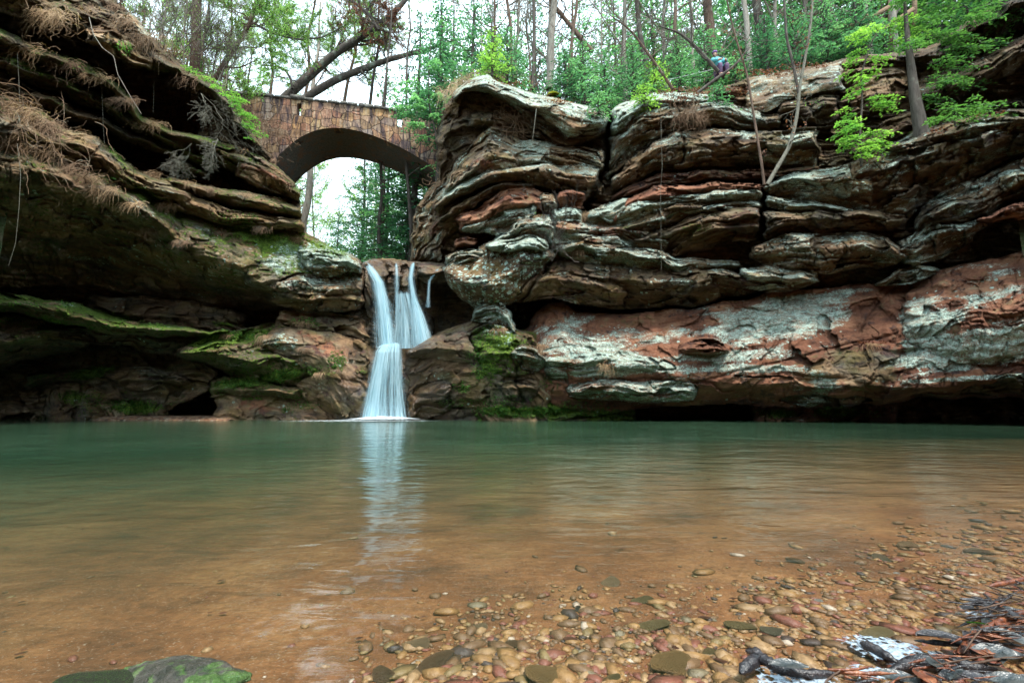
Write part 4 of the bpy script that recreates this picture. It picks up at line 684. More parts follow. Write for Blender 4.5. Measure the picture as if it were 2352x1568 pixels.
# ------------------------------------------------------------------ vegetation builders
def nrm(v): return v/(np.linalg.norm(v, axis=-1, keepdims=True)+1e-9)
def frond(wood, leaf, base, d, Ln, r0, R, droop=.35, sp=.11, tw=.42, ll=.055, lw=.014, ls=.035, tint=.5, curl=0):
    """a flat hemlock bough: main stem, side twigs in one plane, leaflets along every twig"""
    n = 9; t = np.linspace(0, 1, n)[:, None]; d = nrm(np.asarray(d, float)); base = np.asarray(base, float)
    pts = base+d*t*Ln+np.array([0, 0, -1.])*(t**2)*Ln*droop+R.normal(0, .02*Ln, (n, 3))*t
    wood.tube(pts, np.linspace(r0, r0*.2, n), 4)
    side = nrm(np.cross(d, [0, 0, 1.])); k = max(3, int(Ln/sp))
    tt = np.repeat((np.arange(k)+.5)/k*.95+.05, 2); sg = np.tile([1, -1], k)
    tt = np.clip(tt+R.normal(0, .3/k, 2*k), .04, 1)
    ip = tt*(n-1); i0 = np.minimum(ip.astype(int), n-2); f = (ip-i0)[:, None]
    B = pts[i0]*(1-f)+pts[i0+1]*f; T = nrm(pts[i0+1]-pts[i0])
    tl = Ln*tw*(1-tt*.86)*np.minimum(1, tt*3.2+.25)*R.uniform(.65, 1.2, 2*k)
    D = nrm(T*.75+side*sg[:, None]*.85+np.array([0, 0, -.22])+R.normal(0, .14, (2*k, 3)))
    m = max(3, int(Ln*tw*.75/ls)); a = (np.arange(m)+.4)/m
    C = (B[:, None]+D[:, None]*tl[:, None, None]*a[None, :, None]+np.array([0, 0, -1.])*(a[None, :, None]**2)*tl[:, None, None]*.18)
    keep = (R.random((2*k, m)) < np.clip(tl[:, None]/(m*ls)*1.0, .25, 1))
    nn = nrm(np.cross(D, [0, 0, 1.])); sg2 = R.choice([-1, 1], (2*k, m))[..., None]
    U = nrm(D[:, None]*.6+nn[:, None]*sg2*.8+R.normal(0, .25, (2*k, m, 3)))*ll*R.uniform(.7, 1.3, (2*k, m))[..., None]
    Wd = nrm(np.cross(U, np.array([0, 0, 1.])+R.normal(0, .45, U.shape)))*lw
    tc_ = np.clip(tint+R.normal(0, .08, (2*k, 1))+.22*(a[None]-.5)+R.normal(0, .05, (2*k, m)), 0, 1)
    C, U, Wd, tc_ = C[keep], U[keep], Wd[keep], tc_[keep]
    leaf.quads(C, U, Wd, tc_)

def hemlock(H, seed, r=.16, lo=.12, spread=.26, nb=70, ll=.07, lw=.02, ls=.055, sp=.16, trunk_lean=.03, droop=.35, light=.5, fill=1.0):
    R = np.random.default_rng(seed); wood = MB(); leaf = MB()
    n = 14; t = np.linspace(0, 1, n); w = np.cumsum(R.normal(0, trunk_lean*H/n, (n, 2)), 0); w[0] = 0
    tp = np.stack([w[:, 0], w[:, 1], t*H], 1); wood.tube(tp, r*(1-t)**.8+.012, 8, rough=.15, seed=seed)
    for i in range(nb):
        f = lo+(1-lo)*(i+.5)/nb; f = min(f+R.normal(0, .01), .985)
        if R.random() > fill: continue
        az = i*2.39996+R.normal(0, .35); Ln = H*spread*((1-f)**.75)*R.uniform(.65, 1.15)+.25
        c = np.array([np.interp(f, t, tp[:, 0]), np.interp(f, t, tp[:, 1]), f*H])
        d = np.array([math.cos(az), math.sin(az), R.uniform(-.05, .35)])
        frond(wood, leaf, c, d, Ln, .008+.012*Ln, R, droop*R.uniform(.6, 1.2), sp, .42, ll, lw, ls, np.clip(light+R.normal(0, .14), 0, 1))
    return wood, leaf

def branch_rec(wood, leaf, base, d, Ln, r, lev, R, up=.15, nchild=5, spread=.75, leafy=0, ll=.05, tips=None, wig=.12, k=None, minr=.004):
    n = 7 if lev > 0 else 5; t = np.linspace(0, 1, n)[:, None]; d = nrm(np.asarray(d, float))
    j = np.cumsum(R.normal(0, wig/n, (n, 3)), 0); j[0] = 0
    pts = np.asarray(base, float)+d*t*Ln+j*Ln+np.array([0, 0, 1.])*up*(t**2)*Ln
    wood.tube(pts, np.maximum(r*(1-.75*t[:, 0]), minr), (8 if r > .08 else 5 if r > .02 else 3) if k is None else k, rough=.12 if r > .05 else 0, seed=Ln)
    if leafy and lev <= 1:
        m = R.poisson(leafy*(1 if lev else .8))
        if m:
            q = R.random(m); i0 = np.minimum((q*(n-1)).astype(int), n-2); C = pts[i0]+(pts[i0+1]-pts[i0])*(q*(n-1)-i0)[:, None]+R.normal(0, .03, (m, 3))
            U = nrm(R.normal(0, 1, (m, 3))+[0, 0, -.6])*ll*R.uniform(.6, 1.3, (m, 1)); Wd = nrm(np.cross(U, R.normal(0, 1, (m, 3))))*ll*.28
            leaf.quads(C, U, Wd, np.clip(R.normal(.5, .25, m), 0, 1))
    if lev == 0: return
    nc = max(2, int(R.normal(nchild, .8)))
    for c in range(nc):
        f = .3+.68*(c+R.random())/nc; i0 = min(int(f*(n-1)), n-2); b = pts[i0]+(pts[i0+1]-pts[i0])*(f*(n-1)-i0)
        dd = nrm(d+spread*nrm(R.normal(0, 1, 3)))
        branch_rec(wood, leaf, b, dd, Ln*R.uniform(.4, .65)*(1.15-f*.4), r*(1-.7*f)*.6, lev-1, R, up, nchild, spread, leafy, ll, None, wig, k, minr)

def bare_tree(H, seed, r=.12, lo=.35, lev=3, nb=14, up=.2, leafy=0, ll=.06, lean=(0, 0), blen=.3, wig=.12, minr=.005, fork=None):
    R = np.random.default_rng(seed); wood = MB(); leaf = MB()
    n = 14; t = np.linspace(0, 1, n); w = np.cumsum(R.normal(0, .022*H/n*3, (n, 2)), 0); w[0] = 0
    tp = np.stack([w[:, 0]+lean[0]*t*H, w[:, 1]+lean[1]*t*H, t*H], 1); wood.tube(tp, r*(1-.8*t), 9, rough=.12, seed=seed)
    for i in range(nb):
        f = lo+(1-lo)*(i+R.random())/nb*.97; az = i*2.4+R.normal(0, .5)
        c = np.array([np.interp(f, t, tp[:, 0]), np.interp(f, t, tp[:, 1]), f*H])
        branch_rec(wood, leaf, c, (math.cos(az), math.sin(az), R.uniform(.3, 1.0)), H*blen*(1.15-f)*R.uniform(.6, 1.2), r*(1-.75*f)*.5, lev-1, R, up, 5, .7, leafy, ll, None, wig, None, minr)
    return wood, leaf

def tree_obj(name, wood, leaf, bark, leafm, loc, label, cat='tree', group=None, rot=0, sc=1):
    e = empty(name, loc, (0, 0, rot)); e.scale = (sc, sc, sc); tag(e, label, cat, group)
    wood.obj('trunk', bark, e)
    if leaf.n: leaf.obj('crown', leafm, e)
    return e
def put(proto, loc, rot, sc, label=None, group=None, name=None):
    c = copy_tree(proto); c.location = loc; c.rotation_euler = (0, 0, rot)
    c.scale = (sc, sc, sc) if not isinstance(sc, tuple) else sc
    if label: c['label'] = label
    if group: c['group'] = group
    return c
def gz(x, y): return float(woods_z(np.array([x]), np.array([y]))[0])

# ------------------------------------------------------------------ woods
R0 = np.random.default_rng(5)
farlab = 'tall hemlock with soft green boughs in the woods on top of the right cliff'
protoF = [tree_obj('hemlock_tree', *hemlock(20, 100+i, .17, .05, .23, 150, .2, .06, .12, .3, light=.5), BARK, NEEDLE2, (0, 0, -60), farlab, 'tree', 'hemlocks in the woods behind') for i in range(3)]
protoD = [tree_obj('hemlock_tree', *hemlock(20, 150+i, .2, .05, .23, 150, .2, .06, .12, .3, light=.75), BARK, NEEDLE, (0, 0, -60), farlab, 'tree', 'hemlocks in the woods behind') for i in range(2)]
protoB = [tree_obj('bare_tree', *bare_tree(17, 200+i, .14, .25, 3, 20, .25, [0, 1.6, .8][i], .09, (R0.normal(0, .04), 0), .28, minr=.009), [BARKR, BARKP, BARKP][i], DRYLEAF, (0, 0, -60), 'thin bare tree among the hemlocks on top of the right cliff', 'tree', 'bare trees in the woods behind') for i in range(3)]
protoY = [tree_obj('young_leaf_tree', *bare_tree(15, 230+i, .12, .15, 3, 26, .1, 13, .11, (0, 0), .32, minr=.007), BARK, NEEDLEY, (0, 0, -60), 'thin tree with a haze of pale green leaves against the sky behind the bridge', 'tree', 'sparse leafy trees behind the bridge') for i in range(2)]
LM = [(60,'beyond the left edge'),(200,'above the top left corner'),(270,'above the upper left skyline rock'),(340,'left of the tall straight trunk'),(400,'close left of the tall straight trunk'),(440,'behind the tall straight trunk'),(490,'right of the tall straight trunk'),(545,'above the left end of the bridge'),
 (600,'behind the crooked trunk by the bridge'),(650,'left of the leaning trunks'),(725,'above the leaning trunks'),(785,'behind the leaning trunks'),(845,'right of the leaning trunks'),(900,'beyond the right half of the bridge'),(960,'beyond the right end of the bridge'),(1040,'between the bridge and the cap block'),
 (1120,'above the top of the cap block'),(1185,'above the middle of the cap block'),(1245,'above the yellow moss cushion'),(1325,'above the round young hemlock'),(1400,'above the cleft in the cliff'),(1470,'just right of the cleft'),(1545,'above the dry vines'),(1600,'left of the hiker'),(1665,'behind the hiker'),
 (1735,'behind the tan trunk'),(1795,'above the left fork of the sapling'),(1855,'above the right fork of the sapling'),(1925,'behind the left end of the rail fence'),(2005,'behind the middle of the rail fence'),(2070,'behind the right end of the rail fence'),(2145,'behind the thick lichened trunk'),(2230,'right of the thick lichened trunk'),(2340,'near the top right corner'),(2500,'beyond the right edge')]
SEEN = {}
def where(px, Y):
    a = min(LM, key=lambda l: abs(l[0]-px))[1]; row = 'in the front row' if Y < 19 else 'in the second row' if Y < 24 else 'in the third row' if Y < 30 else 'further back' if Y < 40 else 'far back'
    return a+', '+row
def scatter(protos, spots, label, group, smin=.8, smax=1.2):
    for i, (px, Y, s) in enumerate(spots):
        pr = protos[i % len(protos)]
        x = float(P(np.float64(px), np.float64(300), np.float64(Y))[0])
        put(pr, (x, Y, gz(x, Y)-.2), R0.uniform(0, 6.28), s*R0.uniform(.9, 1.1), label+' '+where(px, Y), group)
# behind the right cliff
RIGHT = [(1130,27,1.0),(1230,33,1.2),(1340,24,.85),(1420,30,1.15),(1510,22,.9),(1570,36,1.4),(1650,26,1.1),(1730,20,.8),(1790,31,1.3),(1850,24,1.1),(1930,20,.95),(2000,27,1.2),(2060,18,.9),(2140,23,1.2),(2230,18,1.1),(2330,22,1.3),(2420,17,1.1),(2540,20,1.3),(1480,45,1.8),(1700,48,1.9),(1900,42,1.8),(1290,50,1.7),(2100,38,1.8),(1060,36,1.15),(1180,44,1.5),(2300,32,1.8)]
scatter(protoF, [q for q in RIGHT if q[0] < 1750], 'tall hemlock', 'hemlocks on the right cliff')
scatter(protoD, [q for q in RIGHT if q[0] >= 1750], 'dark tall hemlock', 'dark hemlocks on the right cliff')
scatter(protoB, [(1150,19,.8),(1190,22,.95),(1260,20,.9),(1310,18,.75),(1380,25,1.1),(1440,19,.9),(1460,28,1.2),(1540,20,1.0),(1600,18,.85),(1670,22,1.1),(1745,25,1.2),(1800,18,.9),(1870,20,1.05),(1950,24,1.2),(2020,17,.9),(1230,30,1.2),(1345,34,1.3),(1110,25,.9)],
        'thin bare tree', 'bare trees on the right cliff')
# through and behind the bridge
scatter(protoF, [(840,30,.72),(790,34,.55),(900,25,.62),(960,33,.8),(800,46,.6),(940,22,.5),(1010,28,.85),(870,40,.85)], 'hemlock seen through the arch', 'hemlocks behind the bridge')
scatter(protoY, [(560,27,.95),(640,36,1.1),(480,24,.9),(410,21,.8),(735,60,1.7),(600,48,1.5),(350,22,.9),(500,36,1.4),(840,38,1.0),(290,27,1.2),(430,42,1.5),(200,24,1.1),(660,30,1.0),(580,40,1.3),(615,52,1.6),(850,48,1.5),(540,33,1.2),(620,60,1.8)],
        'pale leafy tree', 'sparse leafy trees behind the bridge')
scatter(protoB, [(530,22,.85),(660,30,1.0),(390,19,.75),(470,20,.8),(330,20,.9),(900,34,1.0),(250,21,1.0)], 'bare twiggy tree', 'bare trees behind the bridge')
for pr in protoF+protoB+protoY+protoD:
    for ch in list(pr.children): bpy.data.objects.remove(ch)
    bpy.data.objects.remove(pr)
# ------------------------------------------------------------------ stone arch bridge
BR = empty('stone_bridge'); tag(BR, 'old stone arch footbridge with narrow slots in its parapet spanning the gorge', 'bridge')
# frame of the bridge: u along it (left to right), v away from the viewer, z up
bA = PV(560, 218, 17.0); bB = PV(960, 262, 18.2)
ux = Vector((bB.x-bA.x, bB.y-bA.y, 0)).normalized(); vx = Vector((-ux.y, ux.x, 0)); BRO = Vector((bA.x, bA.y, 0))
def uvz_from_px(px, py, v=0.0):
    """point of the plane v = const seen at (px, py)"""
    r = PV(px, py, 10.0)-Vector((0, 0, CAM_H)); c = Vector((0, 0, CAM_H))
    k = ((BRO+vx*v-c).dot(vx))/r.dot(vx); q = c+r*k
    return (q-BRO).dot(ux), q.z
top = [uvz_from_px(x, y) for x, y in [(470,212),(560,218),(640,224),(720,234),(800,242),(880,252),(960,263),(1020,272),(1060,280)]]
arc = [uvz_from_px(x, y) for x, y in [(612,392),(640,362),(668,330),(700,308),(740,297),(775,295),(810,299),(850,309),(890,324),(930,344),(965,365),(1000,388),(1020,404)]]
TW = 2.35                                                      # width of the bridge
tu = np.array([t[0] for t in top]); tz = np.array([t[1] for t in top]); au = np.array([t[0] for t in arc]); az = np.array([t[1] for t in arc])
pf = np.polyfit(au, az, 4); azf = lambda u: np.polyval(pf, u)
tpf = np.polyfit(tu, tz, 2); topf = lambda u: np.polyval(tpf, u)
u0, u1, uL, uR = au[0], au[-1], tu[0]-1.5, tu[-1]+1.0
def bw(u, v, z): return BRO.x+ux.x*u+vx.x*v, BRO.y+ux.y*u+vx.y*v, z
# stone wall material: rubble blocks in many warm colours with dark drip stains
n = NT('bridge stone'); uvn = n.N('ShaderNodeUVMap'); uvm = uvn.outputs[0]; p = n.coord()
wv = n.N('ShaderNodeVectorMath', operation='ADD'); nz = n.N('ShaderNodeTexNoise'); n.L(uvm, nz.inputs[0]); nz.inputs['Scale'].default_value = 2.2; nz.inputs['Detail'].default_value = 3
sc_ = n.N('ShaderNodeVectorMath', operation='SCALE'); n.L(nz.outputs['Color'], sc_.inputs[0]); sc_.inputs['Scale'].default_value = .14; n.L(uvm, wv.inputs[0]); n.L(sc_.outputs[0], wv.inputs[1])
q = n.mapv(wv.outputs[0], (2.5, 2.9, 1)); v = n.vor(q, 1.0, rnd=.62); ve = n.vor(q, 1.0, 'DISTANCE_TO_EDGE', .62)
vc = n.N('ShaderNodeSeparateColor'); n.L(v.outputs['Color'], vc.inputs[0])
c = n.ramp(vc.outputs[0], [(0, (.28,.17,.10)), (.2, (.46,.31,.15)), (.4, (.38,.17,.10)), (.55, (.50,.35,.22)), (.7, (.24,.16,.13)), (.85, (.50,.28,.11)), (1, (.34,.27,.22))])
fn = n.noise(p, 9, 6, .7); c = n.mix(n.rng(fn, .3, .7, .55, 0), c, n.mix(1.0, c, (.3,.26,.26), 'MULTIPLY'))
drip = n.noise(n.mapv(uvm, (3.4, .5, 1)), 1.5, 6, .72, .5)
c = n.mix(n.rng(drip, .47, .58, 0, .88), c, (.035,.026,.038)); c = n.mix(n.rng(drip, .46, .36, 0, .5), c, (.42,.38,.30))
mort = n.rng(ve.outputs['Distance'], .0, .05); c = n.mix(n.rng(mort, 0, 1, .5, 0), c, (.09,.07,.06)); c = n.mix(n.rng(n.noise(p, 1.3, 5, .7), .42, .6, .15, .75), c, n.mix(1.0, c, (.42,.36,.38), 'MULTIPLY'))
h = n.math('ADD', n.math('MULTIPLY', mort, 1.0), n.math('ADD', n.math('MULTIPLY', fn, .6), n.math('MULTIPLY', vc.outputs[1], .5)))
BST = n.done(n.pbr(c, .85, n.bump(h, .06), .3))
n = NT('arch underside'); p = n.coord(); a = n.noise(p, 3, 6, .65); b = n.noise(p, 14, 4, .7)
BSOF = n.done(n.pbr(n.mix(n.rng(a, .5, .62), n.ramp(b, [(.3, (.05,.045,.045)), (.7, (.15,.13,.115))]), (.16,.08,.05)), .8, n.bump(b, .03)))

def wall_mesh(name, v0, v1, slots, zlow):
    """one parapet and spandrel wall between the arch and its top, from v0 to v1, with open slots cut through"""
    us = [uL]; x = uL
    edges = sorted([e for s in slots for e in s[:2]]+[u0, u1])
    grid = sorted(set(list(np.round(np.linspace(uL, uR, 150), 4))+edges))
    Vv, Ff, UV = [], [], []; nv = 0
    nzv = 16
    def add(pts, uvs):
        nonlocal nv
        Vv.extend(pts); UV.extend(uvs); Ff.append([nv, nv+1, nv+2, nv+3]); nv += 4
    def rough(u, z, s): return .035*float(pn(np.array(u*2.7), np.array(z*3.1), np.array(s)))
    def low(u): return float(azf(u)) if u0 <= u <= u1 else zlow
    for a_, b_ in zip(grid[:-1], grid[1:]):
        if b_-a_ < 1e-4: continue
        m_ = (a_+b_)/2; segs = []
        la, lb = (low(max(a_, u0+1e-5)), low(min(b_, u1-1e-5))) if u0 < m_ < u1 else (zlow, zlow)
        ta, tb = float(topf(a_)), float(topf(b_))
        sl = [s for s in slots if s[0] < m_ < s[1]]
        if sl: segs = [(la, lb, sl[0][2], sl[0][2]), (sl[0][3], sl[0][3], ta, tb)]
        else: segs = [(la, lb, ta, tb)]
        for za, zb, ya, yb in segs:
            if ya-za < .01 and yb-zb < .01: continue
            for k in range(nzv):
                f0, f1 = k/nzv, (k+1)/nzv
                z00, z01 = za+(ya-za)*f0, za+(ya-za)*f1; z10, z11 = zb+(yb-zb)*f0, zb+(yb-zb)*f1
                for vv, s_, rev in ((v0, 0, 0), (v1, 5, 1)):
                    r = (lambda u, z: rough(u, z, s_))
                    pts = [bw(a_, vv+r(a_, z00), z00), bw(b_, vv+r(b_, z10), z10), bw(b_, vv+r(b_, z11), z11), bw(a_, vv+r(a_, z01), z01)]
                    uvs = [(a_, z00), (b_, z10), (b_, z11), (a_, z01)]
                    if rev: pts, uvs = pts[::-1], uvs[::-1]
                    add(pts, uvs)
            # reveal faces above and below
            add([bw(a_, v0, ya), bw(b_, v0, yb), bw(b_, v1, yb), bw(a_, v1, ya)], [(a_, 0), (b_, 0), (b_, .4), (a_, .4)])
            add([bw(a_, v0, za), bw(a_, v1, za), bw(b_, v1, zb), bw(b_, v0, zb)], [(a_, 0), (a_, .4), (b_, .4), (b_, 0)])
    for s in slots:
        for e in s[:2]:
            add([bw(e, v0, s[2]), bw(e, v1, s[2]), bw(e, v1, s[3]), bw(e, v0, s[3])], [(0, s[2]), (.4, s[2]), (.4, s[3]), (0, s[3])])
    return mesh_np(name, Vv, np.array(Ff), BST, False, uv=UV)
def slot(x, ya, yb, w): 
    u, z1 = uvz_from_px(x, ya); _, z0 = uvz_from_px(x, yb); return (u-w/2, u+w/2, z0, z1)
slots = [slot(688, 238, 266, .17), slot(918, 264, 292, .22)]
w1 = obj('wall', wall_mesh('front_wall', 0, .38, slots, 6.5), BR); w1['label'] = 'near side wall of the bridge with two narrow slots'
w2 = obj('wall', wall_mesh('back_wall', TW-.38, TW, slots, 6.5), BR); w2['label'] = 'far side wall of the bridge with two narrow slots'
# arch barrel: soffit and deck
uu = np.linspace(u0, u1, 60); Vv = []; Ff = []; nvv = 8
for i, u in enumerate(uu):
    for j in range(nvv+1): Vv.append(bw(u, .012+(TW-.024)*j/nvv, float(azf(u))-.004+.02*float(pn(np.array(u*2), np.array(j*.7), np.array(.2)))))
for i in range(59):
    for j in range(nvv): a = i*(nvv+1)+j; Ff.append([a, a+1, a+nvv+2, a+nvv+1])
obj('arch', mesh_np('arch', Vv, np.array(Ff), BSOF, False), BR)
dk = MB()
for a_, b_ in zip(np.linspace(uL, uR, 30)[:-1], np.linspace(uL, uR, 30)[1:]):
    za, zb = float(topf(a_))-.95, float(topf(b_))-.95
    dk.add([bw(a_, .4, za), bw(b_, .4, zb), bw(b_, TW-.4, zb), bw(a_, TW-.4, za)], [[0, 1, 2, 3]])
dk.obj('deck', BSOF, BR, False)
# rough coping slabs along both parapets
n = NT('coping stone'); p = n.coord(); a = n.noise(p, 8, 6, .7)
COPE = n.done(n.pbr(n.ramp(a, [(.35, (.03,.028,.025)), (.5, (.09,.08,.07)), (.65, (.22,.22,.19))]), .9, n.bump(a, .04)))
Rb = np.random.default_rng(3)
for v0, lab in ((-.07, 'coping slabs on the near parapet'), (TW-.45, 'coping slabs on the far parapet')):
    cp = MB(); u = uL
    while u < uR:
        w = Rb.uniform(.3, .65); a_, b_ = u, u+w-.012; hgt = Rb.uniform(.08, .17); o_ = Rb.uniform(-.03, .03)
        za, zb = float(topf(a_))+.003, float(topf(b_))+.003
        V8 = [bw(a_, v0+o_, za), bw(b_, v0+o_, zb), bw(b_, v0+.52, zb), bw(a_, v0+.52, za)]
        T8 = [bw(a_+Rb.uniform(0, .04), v0+o_+Rb.uniform(0, .04), za+hgt), bw(b_-Rb.uniform(0, .04), v0+o_+Rb.uniform(0, .04), zb+hgt*Rb.uniform(.8, 1.1)), bw(b_, v0+.5, zb+hgt), bw(a_, v0+.5, za+hgt)]
        cp.add(V8+T8, [[0,3,2,1],[4,5,6,7],[0,1,5,4],[1,2,6,5],[2,3,7,6],[3,0,4,7]]); u += w
    c_ = cp.obj('coping', COPE, w1 if v0 < 0 else w2, False); c_['label'] = lab

# ------------------------------------------------------------------ waterfall
n = NT('falling water'); uvn = n.N('ShaderNodeUVMap').outputs[0]; at = n.attr('den')[0]
s1 = n.noise(n.mapv(uvn, (1, .035, 1)), 26, 5, .75); s2 = n.noise(n.mapv(uvn, (1, .05, 1)), 9, 4, .65, .2)
st = n.math('ADD', n.math('MULTIPLY', s1, .85), n.math('MULTIPLY', s2, .35))
al = n.math('MULTIPLY', n.rng(n.math('ADD', st, n.math('MULTIPLY', n.math('SUBTRACT', at, .5), .7)), .40, .84, 0, .96), n.rng(at, 0, .5), clamp=True)
bs = n.pbr(n.mix(n.rng(st, .45, .7), (.20,.47,.60), (.62,.84,.93)), .45, n.bump(st, .05), .5)
tl = n.N('ShaderNodeBsdfTranslucent'); tl.inputs[0].default_value = (.5,.75,.85,1)
m1 = n.N('ShaderNodeMixShader'); m1.inputs[0].default_value = .35; n.L(bs, m1.inputs[1]); n.L(tl.outputs[0], m1.inputs[2])
tp = n.N('ShaderNodeBsdfTransparent'); m2 = n.N('ShaderNodeMixShader'); n.L(al, m2.inputs[0]); n.L(tp.outputs[0], m2.inputs[1]); n.L(m1.outputs[0], m2.inputs[2])
FALL = n.done(m2.outputs[0])
WF = empty('waterfall', PV(880, 960, 13.6)); tag(WF, 'silky white waterfall of several strands dropping in two steps into the pool', 'waterfall')
def strand(name, rows, den, label=None, bulge=.12, nx=26, sub=10, edge=.25, seed=0, off=0.0, core=None):
    """rows: (py, px left, px right, Y); a curved sheet with fraying edges"""
    R = np.array(rows, float); k = (len(R)-1)*sub+1; tt = np.linspace(0, len(R)-1, k)
    r = np.stack([np.interp(tt, np.arange(len(R)), R[:, c]) for c in range(4)], 1)
    for c in (1, 2, 3):                                          # soften the corners
        for _ in range(6): r[1:-1, c] = .25*r[:-2, c]+.5*r[1:-1, c]+.25*r[2:, c]
    V, UV, D = [], [], []
    for i in range(k):
        a = np.linspace(0, 1, nx); px = r[i, 1]+(r[i, 2]-r[i, 1])*a
        y = r[i, 3]-bulge*np.sin(a*math.pi)+.03*fbm(a*7+seed, tt[i]*.25, seed*1.3, 3)+off
        V.append(P(px, np.full(nx, r[i, 0]), y)-np.array(WF.location)); UV.append(np.stack([a*(R[:, 2]-R[:, 1]).max()/60+seed, np.full(nx, (r[i, 0])/60)], 1))
        e = np.clip(np.minimum(a, 1-a)/edge, 0, 1); dd = den if not callable(den) else den(a, tt[i]/(len(R)-1))
        endf = min(1, tt[i]*3+.35)
        D.append(e*dd*endf+0*a)
    V = np.concatenate(V); UV = np.concatenate(UV); D = np.concatenate(D)
    vid = np.arange(k*nx).reshape(k, nx); F = np.stack([vid[:-1, :-1], vid[1:, :-1], vid[1:, 1:], vid[:-1, 1:]], -1).reshape(-1, 4)
    o = obj(name, mesh_np(name, V, F, FALL, True, {'den': np.stack([D]*3, 1)}, UV), WF)
    if label: o['label'] = label
    return o
strand('strand', [(598,829,846,14.25),(612,833,862,14.0),(630,842,876,13.85),(648,852,888,13.75),(700,858,901,13.65),(750,862,909,13.6),(800,866,914,13.55)], lambda a, t: .35+.75*ss(0, .35, t)+0*a, 'thick left strand of the upper fall', .08, edge=.45, seed=1)
strand('strand_spray', [(640,846,872,13.9),(700,848,890,13.85),(760,846,900,13.8),(800,846,905,13.75)], lambda a, t: .42+.2*a, 'thin veil left of the thick strand', .03, seed=2.3, edge=.4)
strand('strand', [(603,903,918,14.15),(630,901,922,13.95),(660,899,924,13.85),(692,902,922,13.8),(740,904,936,13.75),(796,906,948,13.7)], lambda a, t: .62-.2*t+0*a, 'thin middle strand of the upper fall', .05, seed=3.1, edge=.5)
strand('strand', [(602,944,956,14.15),(620,940,953,14.0),(640,936,950,13.9),(680,940,958,13.8),(720,938,980,13.72),(770,940,1000,13.62),(796,942,1006,13.58)], lambda a, t: .95-.1*t+.1*a, 'right strand of the upper fall spreading like a fan', .07, seed=4.7, edge=.45)
strand('strand', [(616,1000,1014,13.9),(632,988,1003,13.85),(645,980,992,13.85),(670,978,990,13.85),(706,972,992,13.9)], lambda a, t: .55+.1*a, 'small side trickle at the right of the upper fall', .02, seed=5.5, edge=.4)
strand('strand_spray', [(668,898,958,13.95),(710,890,985,13.85),(760,884,1004,13.75),(800,880,1010,13.7)], lambda a, t: .50+.25*np.sin(a*17+1)**2, 'wide thin veil between the strands', .02, seed=6.5, edge=.3)
strand('strand_spray', [(604,936,958,14.2),(640,928,958,14.0),(690,930,968,13.85),(740,925,990,13.75),(800,925,1012,13.65)], lambda a, t: .5+.1*a, 'feathery veil round the right strand', .05, seed=8.5, edge=.45)
strand('strand_spray', [(602,828,856,14.2),(640,838,885,13.85),(700,850,915,13.7),(760,852,925,13.62),(800,850,930,13.55)], lambda a, t: .5+.1*a, 'feathery veil round the left strand', .06, seed=10.5, edge=.45)
strand('curtain', [(786,876,922,13.75),(794,862,930,13.5),(808,850,934,13.35),(850,840,938,13.25),(900,826,944,13.2),(966,806,956,13.15)], lambda a, t: .62+.40*np.exp(-((a-.27)/.15)**2)+.28*np.exp(-((a-.80)/.09)**2)-.30*np.exp(-((a-.56)/.15)**2)*ss(.3, .9, t), 'wide lower curtain of the waterfall', .16, 60, 12, .3, 7.1)
strand('curtain', [(794,862,926,13.6),(806,858,924,13.42),(850,850,926,13.35),(900,842,930,13.3),(966,832,938,13.28)], lambda a, t: .38+.3*np.sin(a*19+2)**2, 'inner layer of the lower curtain', .12, 50, 10, .3, 9.3)
strand('curtain_spray', [(812,852,880,13.4),(860,838,880,13.3),(910,826,872,13.2),(966,806,880,13.1)], lambda a, t: .3+.35*a, 'spray along the left edge of the lower curtain', .05, 30, 10, .45, 11.3)
# foam where it lands
def foam_patch(name, cx, cy, rx, ry, seed, parent=None, dens=1.0, z=.012, hgt=.03):
    a, r = np.meshgrid(np.linspace(0, 2*math.pi, 60), np.linspace(0, 1, 16)); rr = r*(1+.25*fbm(np.cos(a)*1.5+seed, np.sin(a)*1.5, seed, 3))
    x = cx+rx*rr*np.cos(a); y = cy+ry*rr*np.sin(a); zz = z+hgt*(1-r)**.7*(1+.8*fbm(x*14/rx*.3, y*14/ry*.3, seed, 4))
    vid = np.arange(a.size).reshape(a.shape); F = np.stack([vid[:-1, :-1], vid[1:, :-1], vid[1:, 1:], vid[:-1, 1:]], -1).reshape(-1, 4)
    V = np.stack([x, y, zz], -1).reshape(-1, 3)
    if parent: V = V-np.array(parent.location)
    D = dens*(1-r**2).reshape(-1)
    return obj(name, mesh_np(name, V, F, FOAM, True, {'den': np.stack([D]*3, 1)}), parent)
n = NT('foam'); p = n.coord(); at = n.attr('den')[0]; a = n.noise(p, 6, 6, .75); b = n.noise(p, 60, 4, .8)
al = n.rng(n.math('ADD', at, n.math('ADD', n.math('MULTIPLY', n.math('SUBTRACT', a, .5), 1.2), n.math('MULTIPLY', n.math('SUBTRACT', b, .5), .9))), .3, .75, 0, .95)
bs = n.pbr((.80,.88,.92), .5, n.bump(b, .02)); tp = n.N('ShaderNodeBsdfTransparent'); m2 = n.N('ShaderNodeMixShader'); n.L(al, m2.inputs[0]); n.L(tp.outputs[0], m2.inputs[1]); n.L(bs, m2.inputs[2])
FOAM = n.done(m2.outputs[0])
fx = float(P(np.float64(882), np.float64(960), np.float64(13.1))[0])
foam_patch('foam', fx, 13.0, 1.25, .8, 1.0, WF, .95, .02, .10); foam_patch('foam', fx-.5, 12.6, 2.9, 1.3, 4.0, WF, .5, .008, .02)
